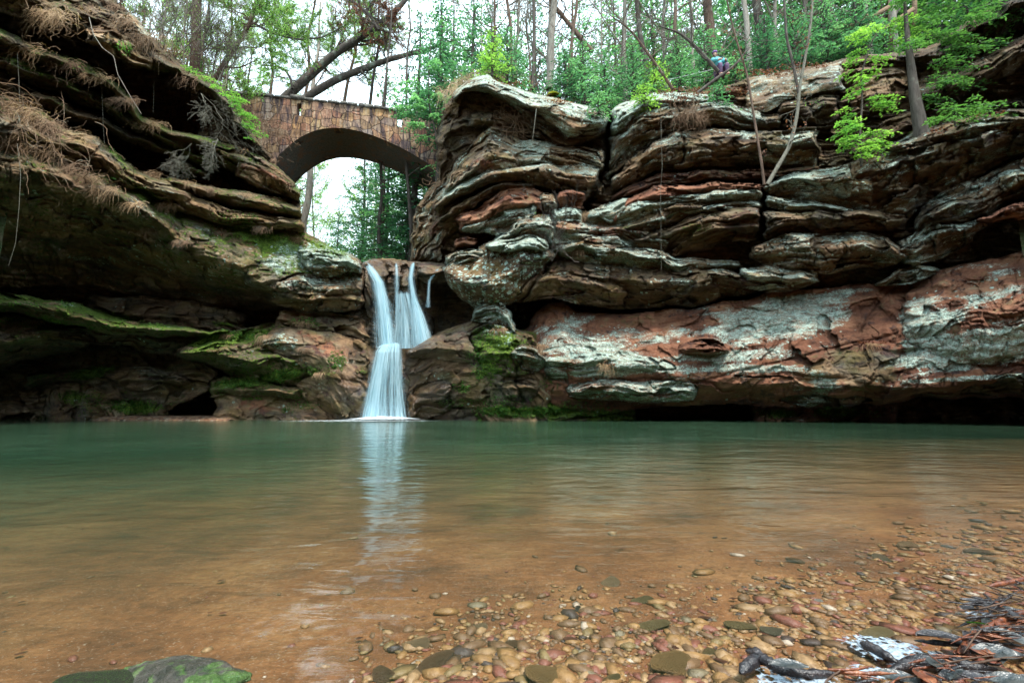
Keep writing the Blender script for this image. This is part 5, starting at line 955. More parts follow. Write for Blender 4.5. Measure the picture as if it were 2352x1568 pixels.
fm = foam_patch('foam', float(P(np.float64(893), np.float64(797), np.float64(13.6))[0]), 13.5, .42, .22, 2.0, None, 1.1, float(P(np.float64(893), np.float64(797), np.float64(13.45))[2])-.03, .06)
fm.parent = WF; fm.matrix_parent_inverse = Vector(WF.location) and __import__('mathutils').Matrix.Translation(-WF.location)
# ------------------------------------------------------------------ nearer plants, placed on the rock
DRYB = [DRYGRASS, VINE]
def onL(px, py, off=.03): return np.array(P(np.float64(px), np.float64(py), np.float64(LD(px, py)-off)))
def onR(px, py, off=.03): return np.array(P(np.float64(px), np.float64(py), np.float64(RD(px, py)-off)))
def depth_of(px, py): return LD(px, py) if px < 800 else (RD(px, py) if px > 960 else CD(px, py))
def on(px, py, off=.03): return np.array(P(np.float64(px), np.float64(py), np.float64(depth_of(px, py)-off)))
def tuft(px, py, size, label, nbl=90, hang=1.0, w=.006, mat=None, seed=0, wide=.35, name='grass_tuft', cat='dry grass', group=None, Y=None, up=.5, vines=0):
    R = np.random.default_rng(int(px*7+py*13+seed)); c = on(px, py) if Y is None else np.array(PV(px, py, Y)); m = MB(); n = 7
    t = np.linspace(0, 1, n)[None, :, None]; b = R.normal(0, 1, (nbl, 3))*np.array([wide, .12, .08])*size
    az = R.uniform(0, 2*math.pi, nbl); d = np.stack([np.cos(az)*.55, -abs(np.sin(az))*.7-.15, R.uniform(-.2, 1.0, nbl)*up], 1)*size*R.uniform(.4, 1, (nbl, 1))
    P_ = b[:, None]+d[:, None]*t+np.array([0, 0, -1.])*hang*size*(t**2)*R.uniform(.3, 1.1, (nbl, 1, 1))+R.normal(0, .03*size, (nbl, n, 3))*t
    m.ribbons(P_, w, np.clip(R.normal(.5, .25, nbl), 0, 1))
    for _ in range(vines):
        q = np.cumsum(np.concatenate([[[0, 0, 0]], R.normal(0, .16*size, (9, 3))+[R.uniform(-.1, .1)*size, -.03, -.05*size]]), 0)+R.normal(0, .2*size, 3)
        m.tube(q, np.linspace(.009, .003, 10), 3, .3)
    return tag(m.obj(name, mat or DRYGRASS, None, True, tuple(c)), label, cat, group)
def cover(name, spots, mat, ll, lw, lab, seed, dens=1.0, kind='stuff', lay=.6):
    R = np.random.default_rng(seed); m = MB(); C = []
    for cx, cy, rx, ry, n in spots:
        a = R.uniform(0, 6.28, int(n*dens)); q = np.sqrt(R.random(len(a))); xs = cx+rx*q*np.cos(a)+R.normal(0, 2, len(a)); ys = cy+ry*q*np.sin(a)+R.normal(0, 1.5, len(a))
        keep = fbm(xs/14, ys/9, 3.3+seed, 2) > -.15
        for x, y in zip(xs[keep], ys[keep]): C.append(on(x, y, .015))
    C = np.array(C); k = len(C); U = nrm(R.normal(0, 1, (k, 3))*[1, .8, lay]+[0, -.5, .1])*ll*R.uniform(.5, 1.3, (k, 1)); Wd = nrm(np.cross(U, R.normal(0, 1, (k, 3))))*lw
    m.quads(C, U, Wd, np.clip(R.normal(.5, .22, k), 0, 1)); return tag(m.obj(name, mat), lab, 'ground cover', None, kind)
L1 = 'brush on the left ledges'
for i, (x, y, s, lab) in enumerate([
 (15,240,.85,'matted brown brush at the far left end of the grey ledge'),(62,268,.8,'brown brush heap beside the far left brush on the grey ledge'),(112,292,.7,'straggly brush on the grey ledge right of the brush heap'),(30,330,.8,'pale straw brush below the heap at the far left'),
 (90,350,.7,'dry straw fringe on the lip of the great overhang, far left'),(150,385,.7,'hanging straw fringe on the lip of the overhang, left of the green leaves'),(205,412,.6,'hanging straw tuft beside small yellow green leaves on the overhang lip'),(252,436,.5,'thin straw tuft at the middle of the overhang lip'),
 (318,378,.4,'reddish brown dry ferns standing on the left ledge under the dead shrub'),(352,402,.4,'reddish fern tuft at the right end of the dry ferns'),(386,470,.35,'small straw tuft on the boulder back under the ledge'),(354,528,.35,'pale dead tuft hanging on the dark boulder face'),
 (60,52,.8,'brown brush on the second ledge from the top, far left'),(130,40,.7,'brown brush right of the topmost left ledge brush'),(188,95,.5,'drooping brown tuft under the top left block'),(345,92,.7,'red brown brush on the skyline rock left of the tall trunk'),(390,122,.6,'red brown brush at the foot of the tall trunk'),
 (505,537,.4,'round clump of dead leaves and straw on the boulder'),(678,548,.3,'rust coloured tuft near the top of the boulder'),(655,458,.35,'straw tuft on the thin ledge end left of the arch opening'),(684,474,.3,'red tuft at the very end of the thin ledge'),
 (612,772,.35,'straw tuft hanging over the green block left of the falls'),(700,742,.3,'rust tuft in the notch left of the falls'),(20,748,.5,'pale brush on the lowest left block'),(70,742,.4,'small brush on the right part of the lowest left block'),(735,858,.2,'thin roots hanging on the wet rock left of the falls'),(770,850,.2,'small root tuft beside the green cushion left of the falls')]):
    tuft(x, y, s, lab, 170 if s > .55 else 90, 1.0, .006, [DRYGRASS, DRYGRASS, VINE][i % 3], vines=10 if s > .55 else 2, group=L1)
for i, (x, y, s, lab) in enumerate([(180,318,.5,'brown grass on the grey worn ledge back, left part'),(300,362,.35,'brown grass where the grey ledge steps down'),(425,420,.3,'straw tuft on the ledge under the dead shrub'),(480,436,.3,'straw tuft on the thin ledge right of the dead shrub'),(560,448,.3,'straw tuft on the middle of the thin ledge'),(600,522,.3,'grass tuft on the boulder below the thin ledge'),
 (300,470,.35,'hanging straw on the overhang lip, right part'),(420,556,.25,'small hanging tuft at the lit edge of the boulder'),(60,118,.55,'brown grass along the third ledge, far left'),(150,150,.45,'brown grass along the third ledge'),(225,178,.4,'brown grass on the ledge left of the white branch'),(290,232,.4,'grass tuft on the ledge at the tip of the white branch'),(350,285,.4,'grass tuft on the middle ledge in the dark recess'),
 (420,322,.35,'grass tuft on the ledge left of the pale dead branches'),(540,345,.35,'brown tuft on the ledge right of the pale dead branches'),(620,368,.3,'brown tuft on the rock end beside the arch foot'),(200,30,.6,'red brown brush near the top left'),(255,18,.6,'red brown brush on the upper left skyline'),(300,52,.5,'brown brush on the skyline rock chunk'),(440,180,.5,'brown brush at the rim right of the tall trunk'),(475,205,.4,'brown brush at the rim by the green bough'),
 (120,698,.2,'short tuft on the long thin mossy ledge'),(300,742,.2,'tiny tuft on the middle of the long thin mossy ledge'),(440,800,.25,'small tuft hanging at the left end of the green block'),(520,770,.2,'small tuft on top of the green block'),(700,800,.2,'rootlets on the brown rock left of the falls')]):
    tuft(x, y, s, lab, 110, .9, .0055, [DRYGRASS, VINE][i % 2], 9, .5, vines=4 if s > .4 else 0, group=L1)
cover('herbs', [(170,150,60,6,120),(330,262,60,8,120),(420,395,50,8,160),(540,500,60,14,260),(620,545,60,14,260),(270,345,20,8,80),(100,700,90,8,160),(300,750,100,8,200),(540,770,60,12,260),(100,745,80,10,160),(760,575,40,10,120)], GREENLEAF, .05, .018, 'low green moss and herbs along the left ledges', 15, lay=.8)
for i, (x, y, s, lab) in enumerate([(575,262,.8,'tangled brown twigs over the left end of the bridge wall'),(612,285,.8,'tangled twigs on the bridge wall right of the first tangle'),(650,312,.6,'twigs hanging over the left foot of the arch'),(600,340,.6,'brush at the foot of the bridge left of the arch')]):
    tuft(x, y, s, lab, 60, .5, .005, VINE, 5, vines=26, name='brush', cat='brush', group='brush at the left end of the bridge', Y=15.4-.2*i, up=.8)
for i, (x, y, s, lab) in enumerate([
 (1042,212,.8,'long straw fringe on the left shoulder of the cap block'),(1062,192,.8,'long straw fringe left of the top of the cap block'),(1088,178,.7,'straw fringe on the very top of the cap block'),(1115,172,.6,'straw fringe right of the top of the cap block'),(1140,178,.4,'short green straw on the right of the cap block top'),
 (1560,240,.6,'dry vine fall on the ledge right of the cleft'),(1590,265,.6,'dry vine fall hanging below the first on the right ledge'),(1545,275,.5,'thin dry roots left of the vine fall'),
 (1240,498,.3,'dry tuft with green crown above the lichened boulder'),(1300,560,.3,'orange dry tuft right of the lichened boulder'),(1325,575,.3,'orange dry tuft right of and below the other one'),(1350,492,.35,'brown tuft in the middle of the stacked ledges'),(1385,512,.35,'brown tuft at the right of the stacked ledges'),
 (2000,792,.3,'small grass tuft with dead leaves on the lower red slab'),(1395,838,.3,'red brown tuft in the hollow of the lower slab'),(1150,755,.25,'red tuft on the green round rock right of the falls')]):
    tuft(x, y, s, lab, 150 if y < 240 else 90, 1.1, .006, [DRYGRASS, VINE][1 if 1500 < x < 1600 else 0], vines=14 if 1500 < x < 1600 else 1, group='tufts on the right cliff')
GGRASS = leaf_material('coarse grass', (.09,.08,.03), (.13,.16,.03), (.25,.24,.07), .3)
tuft(1218, 768, .55, 'thick olive grass tussock drooping between the round rock and the lower slab', 420, 1.5, .006, GGRASS, 3, .3, 'grass_tussock', 'grass')
tuft(1235, 795, .45, 'brown lower half of the drooping grass between the round rock and the slab', 260, 1.4, .006, DRYGRASS, 3, .3, 'grass_tussock', 'grass')

# root tangle under the cap block
def tangle(cx, cy, rx, ry, n, lab, seed, r=.009, Yoff=.15, mat=VINE, name='root_tangle'):
    R = np.random.default_rng(seed); m = MB()
    for i in range(n):
        x, y = cx+R.normal(0, rx*.5), cy+R.normal(0, ry*.5); a = R.uniform(0, 6.28); pts = []; Y0 = depth_of(cx, cy)-Yoff-R.uniform(0, .4)
        for k in range(12):
            pts.append(PV(x, y, Y0+R.normal(0, .02))); x += math.cos(a)*rx*.1; y += math.sin(a)*rx*.1; a += R.normal(0, .45)
        m.tube(np.array(pts), np.linspace(r, r*.4, 12), 4, .4)
    return tag(m.obj(name, mat), lab, 'vines')
tangle(1180, 262, 75, 42, 46, 'tangle of bare brown roots hanging under the pale cap block', 1)
tangle(1130, 250, 40, 40, 20, 'smaller root tangle at the left under the cap block', 2)
tangle(1575, 262, 40, 55, 26, 'thin tangled roots on the rock right of the cleft', 3, .007)
tangle(1000, 430, 26, 30, 18, 'dark red twigs where the arch meets the right cliff', 4, .008, .3)
tangle(60, 300, 110, 60, 60, 'thin bare stems sprawling over the brush at the far left', 5, .007, .2)
tangle(110, 60, 120, 50, 40, 'bare arching stems on the upper left ledges', 6, .008, .2)
tangle(1270, 640, 20, 20, 5, 'few thin rootlets beside the lichened boulder', 8, .004, .1)

def hang(pts, r, lab, mat=TWIG, Y=None, name='vine', cat='vine', off=.35):
    m = MB(); q = []
    for x, y in pts: q.append(PV(x, y, (depth_of(x, y)-off) if Y is None else Y))
    if Y is None:
        Ym = min(v.y for v in q); q = [PV(x, y, Ym) for x, y in pts]
    q = np.array(q); t = np.linspace(0, len(q)-1, len(q)*4); q2 = np.stack([np.interp(t, np.arange(len(q)), q[:, k]) for k in range(3)], 1)
    m.tube(q2, np.linspace(r, r*.5, len(q2)), 4, .6); return tag(m.obj(name, mat), lab, cat)
hang([(1518,270),(1519,330),(1521,380),(1517,440),(1518,520),(1519,620)], .005, 'long grey vine hanging straight down the middle of the right cliff')
hang([(40,330),(48,400),(44,480),(36,560),(20,610)], .006, 'long vine hanging before the dark overhang at the far left')
hang([(232,170),(235,230),(238,300),(240,330)], .005, 'thin vine between the upper left ledges')
hang([(356,120),(354,190),(352,260)], .005, 'short red vine hanging in the dark recess of the left cliff')
hang([(1232,250),(1226,300),(1222,330)], .011, 'pale lichened root standing under the cap block')
hang([(205,40),(215,80),(235,110),(262,130),(270,170),(290,205),(300,222),(325,262)], .008, 'white crooked branch hanging in front of the upper left ledges', BARKP)
hang([(40,120),(44,190),(46,240)], .006, 'thin purple stem rising from the brush at the far left')

# dead lichened shrub on the left
def dead_shrub(px, py, Y, seed, H, lab, down=True, r=.035, lev=3, mat=TWIG, nst=2, spread=.9, d0=None, cat='shrub', leafy=0, leafm=None):
    R = np.random.default_rng(seed); w = MB(); lf = MB()
    for i in range(nst):
        d = d0 or (.35, -.1, -1.0 if down else 1.0); dd = np.array(d)+R.normal(0, .25, 3)
        branch_rec(w, lf, (0, 0, 0), dd, H*R.uniform(.6, 1), r*R.uniform(.6, 1), lev, R, -.1 if down else .15, 6, spread, leafy, .045, None, .35, None, .003)
    e = empty('shrub', PV(px, py, Y)); tag(e, lab, cat); w.obj('stem', mat, e)
    if lf.n: lf.obj('foliage', leafm, e)
    return e
dead_shrub(462, 215, 11.6, 3, 1.5, 'dead lichen covered shrub hanging down over the left ledges', d0=(.55, -.1, -1.0), r=.024)
dead_shrub(500, 320, 11.4, 8, .8, 'lower white lichened branches of the dead growth above the boulder', d0=(.4, -.1, -.7), r=.02)
dead_shrub(440, 330, 11.3, 9, .8, 'thin curved bare twigs on the ledge left of the dead shrub', d0=(-.4, -.1, -.3), r=.012)
dead_shrub(1330, 602, 11.8, 12, .95, 'dark bare branch leaning left over the lichened boulder', False, .016, 2, BARK, 1, .5, (-1.0, -.1, .55))
dead_shrub(1268, 600, 11.9, 14, 1.2, 'thin upright bare twigs behind the leaning branch', False, .009, 2, BARK, 4, .4, (.05, 0, 1))
for i, (x, y, Y, h) in enumerate([(350,165,13.2,2.6),(385,170,13.4,3.0),(420,180,13.6,3.2),(455,195,13.8,2.6),(480,200,13.5,2.2),(330,110,12.9,2.2),(290,40,12.5,2.0),(240,10,12.2,2.0),(505,205,14.2,2.4)]):
    dead_shrub(x, y, Y, 30+i, h, ['many stemmed bare bush at the foot of the tall trunk', 'bare bush right behind the foot of the tall trunk', 'bare bush on the skyline right of the tall trunk', 'bare bush above the dead lichened shrub', 'low bare bush next to the left end of the bridge', 'bare bush on the skyline rock left of the tall trunk', 'bare twigs on the upper left skyline', 'bare twigs near the top left corner', 'bare bush touching the left end of the parapet'][i], False, .022, 3, [BARKR, BARK, BARKP][i % 3], 4, .6, (0, 0, 1), leafy=.6, leafm=NEEDLEY)

# leaning trunks beyond the bridge
def polytree(name, px, Y, radii, lab, bark, twigs, seed, leafm=None, leafy=0, cat='tree', lev=2, tl=1.4, up=.2, rough=.15, minr=.006):
    Q = np.array([PV(x, y, Y if np.isscalar(Y) else np.interp(i, [0, len(px)-1], Y)) for i, (x, y) in enumerate(px)])
    t = np.linspace(0, len(Q)-1, len(Q)*5); q = np.stack([np.interp(t, np.arange(len(Q)), Q[:, k]) for k in range(3)], 1)
    for _ in range(4): q[1:-1] = .25*q[:-2]+.5*q[1:-1]+.25*q[2:]
    R = np.random.default_rng(seed); w = MB(); lf = MB(); base = q[0].copy(); q = q-base
    rr = np.interp(np.linspace(0, 1, len(q)), np.linspace(0, 1, len(radii)), radii); w.tube(q, rr, 9, rough=rough, seed=seed)
    for i in range(twigs):
        f = R.uniform(.2, 1); k = min(int(f*(len(q)-1)), len(q)-2); T = nrm(q[k+1]-q[k]); d = nrm(T*.5+nrm(R.normal(0, 1, 3))*.9+[0, 0, .2])
        branch_rec(w, lf, q[k], d, tl*R.uniform(.5, 1.2), rr[k]*.4, lev, R, up, 5, .8, leafy, .07, None, .3, None, minr)
    e = empty(name, tuple(base)); tag(e, lab, cat); w.obj('trunk', bark, e)
    if lf.n: lf.obj('crown', leafm or DRYLEAF, e)
    return e
polytree('leaning_tree', [(640,238),(700,185),(770,122),(830,85),(880,52),(925,10),(960,-40)], 22.5, [.24, .22, .19, .15, .10], 'dark leaning trunk rising to the right behind the bridge, the upper of two', BARK, 16, 1, DRYLEAF, 9, tl=2.2)
polytree('leaning_tree', [(680,240),(760,188),(830,160),(890,138),(960,120),(1040,95)], 22.0, [.2, .18, .15, .11, .06], 'dark leaning trunk behind the bridge, the lower of two', BARK, 12, 2, DRYLEAF, 1, tl=1.8)
polytree('bare_tree', [(600,150),(650,155),(668,180),(672,205)], 21.5, [.03, .05, .06, .07], 'crooked dark bough left of the leaning trunks', BARK, 12, 5, tl=1.0)
polytree('bare_tree', [(735,-40),(800,-5),(850,35),(870,70)], 20.5, [.05, .08, .08, .06], 'dark forked boughs coming down from the top edge above the leaning trunks', BARK, 24, 6, DRYLEAF, 5, tl=1.5, lev=3)
polytree('bare_tree', [(480,200),(505,165),(540,110),(575,55),(590,0),(600,-60)], 15.2, [.09, .085, .08, .06, .05], 'crooked trunk leaning right behind the left end of the bridge', BARKR, 18, 7, NEEDLEY, 7, tl=1.6, lev=3)
polytree('bare_tree', [(560,40),(620,75),(680,92),(740,88),(790,60)], 20.0, [.06, .05, .04, .03, .02], 'thin bare bough sweeping across the sky left of the leaning trunks', BARK, 26, 61, NEEDLEY, 3, tl=1.3, lev=3)
polytree('bare_tree', [(700,230),(712,160),(705,90),(722,20),(730,-40)], 25.0, [.09, .08, .07, .06, .05], 'slender bare tree standing behind the leaning trunks', BARKR, 22, 62, NEEDLEY, 5, tl=1.8, lev=3)
polytree('bare_tree', [(620,225),(628,160),(618,90),(630,20),(640,-40)], 24.0, [.08, .07, .06, .05, .04], 'slender leafy tree above the left slot of the bridge', BARKR, 24, 63, NEEDLEY, 9, tl=1.8, lev=3)
polytree('bare_tree', [(790,240),(800,180),(820,110),(812,40),(820,-40)], 26.0, [.10, .09, .08, .06, .05], 'slender leafy tree between the leaning trunks and the big hemlock', BARKR, 24, 64, NEEDLEY, 9, tl=2.0, lev=3)
polytree('bare_tree', [(850,240),(858,170),(872,100),(868,30),(880,-40)], 24.0, [.09, .08, .07, .06, .05], 'leafy thin tree beside the big hemlock', BARK, 24, 65, NEEDLEY, 10, tl=1.9, lev=3)
# trunks with their places
for i, (x, yb, Y, wpx, lean, bk, lab) in enumerate([
 (446,175,14.6,23,0,BARKR,'tall straight brown trunk on the left cliff by the bridge'),(1262,205,17.5,19,.05,BARKP,'pale trunk in the thicket behind the cap block'),(1490,190,18.5,14,0,BARK,'slim dark trunk above the right end of the cleft'),
 (1638,185,18,26,0,BARKR,'thick grey brown trunk above the right cliff, left of the tan trunk'),(1722,165,15.5,14,-.02,BARKP,'slim tan trunk near the purple clad hiker'),(1764,160,18.5,25,0,BARK,'thick dark trunk right of the tan trunk'),(1552,190,17,10,.03,BARKR,'slim brown trunk left of the thick grey brown trunk'),
 (1905,150,15,11,.0,BARK,'slim dark trunk in front of the wooden rail'),(2062,140,14,17,.02,BARKP,'lichened grey trunk at the right end of the wooden rail'),(1180,185,16.5,9,-.05,BARKR,'leaning thin stem at the left of the thicket'),(1300,215,16,8,.08,BARKR,'leaning thin stem at the right of the thicket'),(1222,205,15.6,9,.0,BARK,'dark thin stem in the middle of the thicket'),
 (1850,165,15.4,9,.06,BARK,'thin dark stem left of the wooden rail'),(695,560,24,17,0,BARKP,'pale trunk seen through the arch at its left end'),(870,560,20,8,.0,BARK,'slim dark trunk seen through the arch'),(945,560,19,9,-.03,BARK,'slim dark trunk at the right inside the arch')]):
    H = 15; loc = PV(x, yb, Y); r = wpx/2/1045*Y*1.05
    w_, l_ = bare_tree(H, 400+i, r, .2 if r < .09 else .35, 3, 14, .2, [2.0, .5, .8, 0][i % 4], .07, (lean, 0), .2, minr=.006)
    tree_obj('bare_tree' if x not in (446,) else 'tall_tree', w_, l_, bk, NEEDLEY if x < 500 else DRYLEAF, loc, lab, 'tree')
# V shaped sapling on the right cliff
polytree('sapling', [(1755,425),(1750,380),(1738,310),(1727,240),(1716,170),(1690,90),(1672,20),(1665,-40)], 11.3, [.036, .032, .028, .022, .02], 'thin left sapling rooted in the ledge, leaning left', BARKR, 12, 21, DRYLEAF, 1.2, lev=1, tl=.7, minr=.0045)
SAP = polytree('sapling', [(1762,425),(1785,385),(1815,335),(1832,260),(1836,200),(1852,120),(1864,40),(1868,-40)], 11.3, [.055, .05, .042, .034, .028], 'mottled grey right sapling rooted in the ledge, bending up to the right', TWIG, 12, 22, DRYLEAF, 1.5, lev=1, tl=.7, minr=.0045)
FK = polytree('sapling', [(1834,215),(1822,150),(1806,90),(1802,20),(1798,-40)], 11.3, [.035, .035, .03, .025], 'dark fork of the mottled sapling going up to the left', BARK, 8, 23, DRYLEAF, 1.0, lev=1, tl=.7, minr=.0045)
for ch in list(FK.children):
    ch.parent = SAP; ch.location = FK.location-SAP.location; ch.name = 'fork' if ch.name.startswith('trunk') else 'fork_leaves'
bpy.data.objects.remove(FK)
polytree('bare_tree', [(1650,165),(1600,110),(1560,75),(1510,60)], 13.6, [.06, .05, .035, .02], 'arching bare branch over the cleft, bending left', BARK, 14, 24, lev=2, tl=1.0)
polytree('bare_tree', [(1545,205),(1500,140),(1450,70),(1400,35)], 13.6, [.05, .045, .03, .015], 'long arching stem above the cleft', BARKR, 12, 25, lev=2, tl=1.0)
polytree('bare_tree', [(1360,120),(1310,60),(1270,10),(1240,-40)], 17.5, [.10, .09, .08, .07], 'dark leaning trunk in the thicket crossing to the upper left', BARKR, 8, 26, lev=2, tl=1.2)
polytree('log', [(1600,215),(1640,185),(1690,150),(1720,110)], 13.4, [.05, .05, .04, .03], 'dark fallen branch propped up in front of the purple clad hiker', BARK, 3, 27, lev=1, tl=.6)

# ---- hemlocks near the rim
def hem(px, py, Y, H, seed, lab, mat=NEEDLE2, r=None, lo=.04, spread=.3, nb=None, ll=.085, lw=.02, z=None, group=None, light=.5, droop=.35, name='hemlock_tree', ls=.05, sp=.12):
    loc = PV(px, py, Y)
    if z is not None: loc.z = z
    w_, l_ = hemlock(H, seed, r or .02+.012*H, lo, spread, nb or int(26+9*H), ll, lw, ls, sp, light=light, droop=droop)
    return tree_obj(name, w_, l_, BARK, mat, loc, lab, 'tree', group)
hem(1004, 500, 16.4, 11.5, 1, 'big soft hemlock hiding the right end of the bridge', z=5.8, spread=.19, ll=.12, lw=.035, nb=110, ls=.08, light=.55, lo=.45)
hem(948, 500, 20.8, 15, 2, 'green hemlock behind the right half of the bridge', z=5.5, spread=.17, ll=.15, lw=.045, nb=130, ls=.11, sp=.18)
hem(1085, 300, 17.5, 10, 3, 'hemlock directly left behind the cap block', z=8.6, spread=.2, ll=.12, lw=.035, nb=110, ls=.08, light=.6)
hem(880, 500, 23.5, 14.5, 4, 'thin hemlock behind the middle of the bridge', z=5, spread=.15, ll=.16, lw=.05, nb=110, ls=.12, sp=.2)
hem(1040, 300, 21, 12.5, 5, 'pale green hemlock further back between bridge and cap block', z=9, spread=.2, ll=.15, lw=.045, nb=120, ls=.11, sp=.18, light=.7)
for i, (x, y, Y, H, lt, lab) in enumerate([
 (1342,240,14.1,2.3,.45,'round grey green young hemlock on the rim left of the cleft'),(1300,232,14.6,2.0,.4,'small hemlock behind the yellow moss cushion'),(1390,246,14.4,1.9,.45,'small hemlock at the left lip of the cleft'),(1455,222,14.2,2.0,.6,'small hemlock just right of the cleft'),
 (1505,214,14.0,1.2,.8,'low bright hemlock on the rim right of the cleft'),(1130,176,14.2,1.7,.85,'bright young hemlock on top of the cap block'),(1165,192,15.2,2.4,.6,'young hemlock in the thicket right of the cap block top'),(1560,212,14.8,2.2,.5,'young hemlock left of the dry vines'),
 (1625,206,15.2,2.6,.5,'young hemlock left of the hiker'),(1690,190,14.6,1.1,.6,'low hemlock below the hiker'),(1765,170,14.3,2.2,.55,'young hemlock above the blue grey slab'),(1830,158,14.6,2.6,.5,'young hemlock below the left end of the rail'),
 (1900,148,14.6,2.8,.5,'young hemlock below the middle of the rail'),(1975,128,14.0,2.6,.5,'young hemlock below the right end of the rail'),(1650,252,12.6,.8,.6,'hemlock seedling on the leaf covered ledge'),(1480,246,12.5,.7,.8,'hemlock seedling hanging over the pale ledge right of the cleft'),(1375,262,12.2,.6,.7,'hemlock seedling hanging at the cleft')]):
    hem(x, y, Y, H, 50+i, lab, [NEEDLE2, NEEDLEB][lt > .75], light=lt, spread=.42, ll=.08, lw=.02, lo=.0, nb=int(34+16*H), group='young hemlocks along the rim', ls=.045)
# bright hemlock on the ledge at the right
def bough_tree(px, py, Y, fr, seed, lab, mat, ll=.085, lw=.021, light=.6, trunk=None, rt=.03, ls=.035, sp=.085):
    """fr: list of (px, py, length, dx) boughs"""
    R = np.random.default_rng(seed); w = MB(); lf = MB(); base = np.array(PV(px, py, Y))
    Q = np.array([PV(x, y, Y) for x, y in trunk])-base
    t = np.linspace(0, len(Q)-1, len(Q)*4); q = np.stack([np.interp(t, np.arange(len(Q)), Q[:, k]) for k in range(3)], 1); w.tube(q, np.linspace(rt, .012, len(q)), 6, rough=.1)
    for x, y, Ln, dx in fr:
        c = np.array(PV(x, y, Y))-base
        for k in range(3):
            frond(w, lf, c+R.normal(0, .06, 3), (dx+R.normal(0, .25), -.45+R.normal(0, .3), R.uniform(-.1, .3)), Ln*R.uniform(.7, 1.1), .008, R, .45, sp, .46, ll, lw, ls, np.clip(light+R.normal(0, .15), 0, 1))
    e = empty('hemlock_tree', tuple(base)); tag(e, lab, 'tree'); w.obj('trunk', BARK, e); lf.obj('crown', mat, e); return e
fr = [(2010,80,.8,-.9),(2030,70,.9,.8),(2060,85,.9,.9),(1990,100,.8,-.8),(2040,110,.7,.6),(1980,130,.7,-.7),(1975,160,.7,-.7),(1985,190,.6,-.5),(1978,215,.6,-.6),(1985,235,.7,.7),(1990,250,.8,.8),(1970,260,.7,-.8),(1965,285,.8,-.9),(1960,305,.9,-.9),(1975,310,.8,.5),(1950,330,.9,-.8),(1965,340,.8,.6),(1985,335,.7,.8),(1940,350,.7,-.4),(1960,360,.7,.2),(1985,145,.5,.6),(1978,175,.5,.6)]
bough_tree(1978, 382, 11.0, fr, 77, 'bright yellow green young hemlock with drooping boughs on the right cliff', NEEDLEB, light=.62, trunk=[(1978,382),(1974,320),(1980,240),(1978,170),(2000,100),(2030,50)])
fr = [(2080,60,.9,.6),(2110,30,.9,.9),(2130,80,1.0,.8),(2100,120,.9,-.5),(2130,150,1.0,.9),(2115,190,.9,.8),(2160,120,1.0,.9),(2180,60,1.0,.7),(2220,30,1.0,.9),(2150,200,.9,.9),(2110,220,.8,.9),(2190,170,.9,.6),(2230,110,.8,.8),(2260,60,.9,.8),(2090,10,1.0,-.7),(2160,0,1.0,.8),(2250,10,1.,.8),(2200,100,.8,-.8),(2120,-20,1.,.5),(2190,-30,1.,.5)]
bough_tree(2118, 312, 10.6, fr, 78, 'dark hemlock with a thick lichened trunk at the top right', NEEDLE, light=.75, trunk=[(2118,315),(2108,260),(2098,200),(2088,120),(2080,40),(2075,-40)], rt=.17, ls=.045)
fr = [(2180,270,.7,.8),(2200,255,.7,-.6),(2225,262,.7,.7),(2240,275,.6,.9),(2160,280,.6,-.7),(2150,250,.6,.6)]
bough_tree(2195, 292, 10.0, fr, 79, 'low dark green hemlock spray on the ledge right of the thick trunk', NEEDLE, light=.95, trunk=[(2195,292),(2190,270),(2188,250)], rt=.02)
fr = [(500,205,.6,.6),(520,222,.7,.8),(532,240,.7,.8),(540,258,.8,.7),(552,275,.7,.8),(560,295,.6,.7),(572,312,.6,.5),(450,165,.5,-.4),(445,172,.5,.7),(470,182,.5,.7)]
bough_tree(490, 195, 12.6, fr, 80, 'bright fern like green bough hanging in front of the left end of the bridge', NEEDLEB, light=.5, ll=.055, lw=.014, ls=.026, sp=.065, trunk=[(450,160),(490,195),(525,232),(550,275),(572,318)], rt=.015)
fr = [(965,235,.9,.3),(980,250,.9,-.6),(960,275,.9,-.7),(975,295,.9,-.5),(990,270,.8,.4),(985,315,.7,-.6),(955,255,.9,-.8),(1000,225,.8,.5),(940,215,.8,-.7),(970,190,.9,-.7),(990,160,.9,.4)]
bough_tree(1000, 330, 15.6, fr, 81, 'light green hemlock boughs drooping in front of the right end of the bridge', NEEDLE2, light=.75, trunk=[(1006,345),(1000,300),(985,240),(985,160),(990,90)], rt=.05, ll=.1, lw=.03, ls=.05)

# ---- small green cover and litter growing on the rock
cover('moss', [(545,880,50,13,700),(645,864,48,16,700),(775,828,20,26,800),(735,852,45,14,350),(660,944,13,10,250),(310,932,62,18,900),(215,925,40,20,200),(215,850,30,8,160),(500,900,20,8,100),(700,930,40,10,200),(590,885,60,8,300),
   (1120,770,30,20,300),(1100,800,14,30,200),(1060,890,22,12,350),(1110,850,30,26,250),(1190,945,120,13,2200),(1330,935,60,20,500),(1060,930,60,14,300),(1160,920,60,12,400),(1390,952,70,8,350),(1920,945,50,13,600),(1790,950,36,8,250),(2000,950,30,8,120),(700,742,40,12,300),(1090,820,26,20,160)],
   GREENLEAF, .045, .013, 'small green liverworts and moss leaves growing on the damp rock near the water', 3)
cover('leaf_litter', [(1560,214,60,12,500),(1650,212,70,14,800),(1600,232,80,8,300),(1760,168,70,8,350),(1850,152,60,7,300),(1330,234,80,6,200),(1180,192,60,6,200),(505,536,14,10,60),(690,548,10,6,30),(2000,787,40,5,90),(1395,840,24,8,60),(2140,300,60,8,150),(2260,262,60,8,120),(1160,745,30,8,40)],
   DRYLEAF, .07, .022, 'brown dead leaves lying on the rim and ledges', 4)
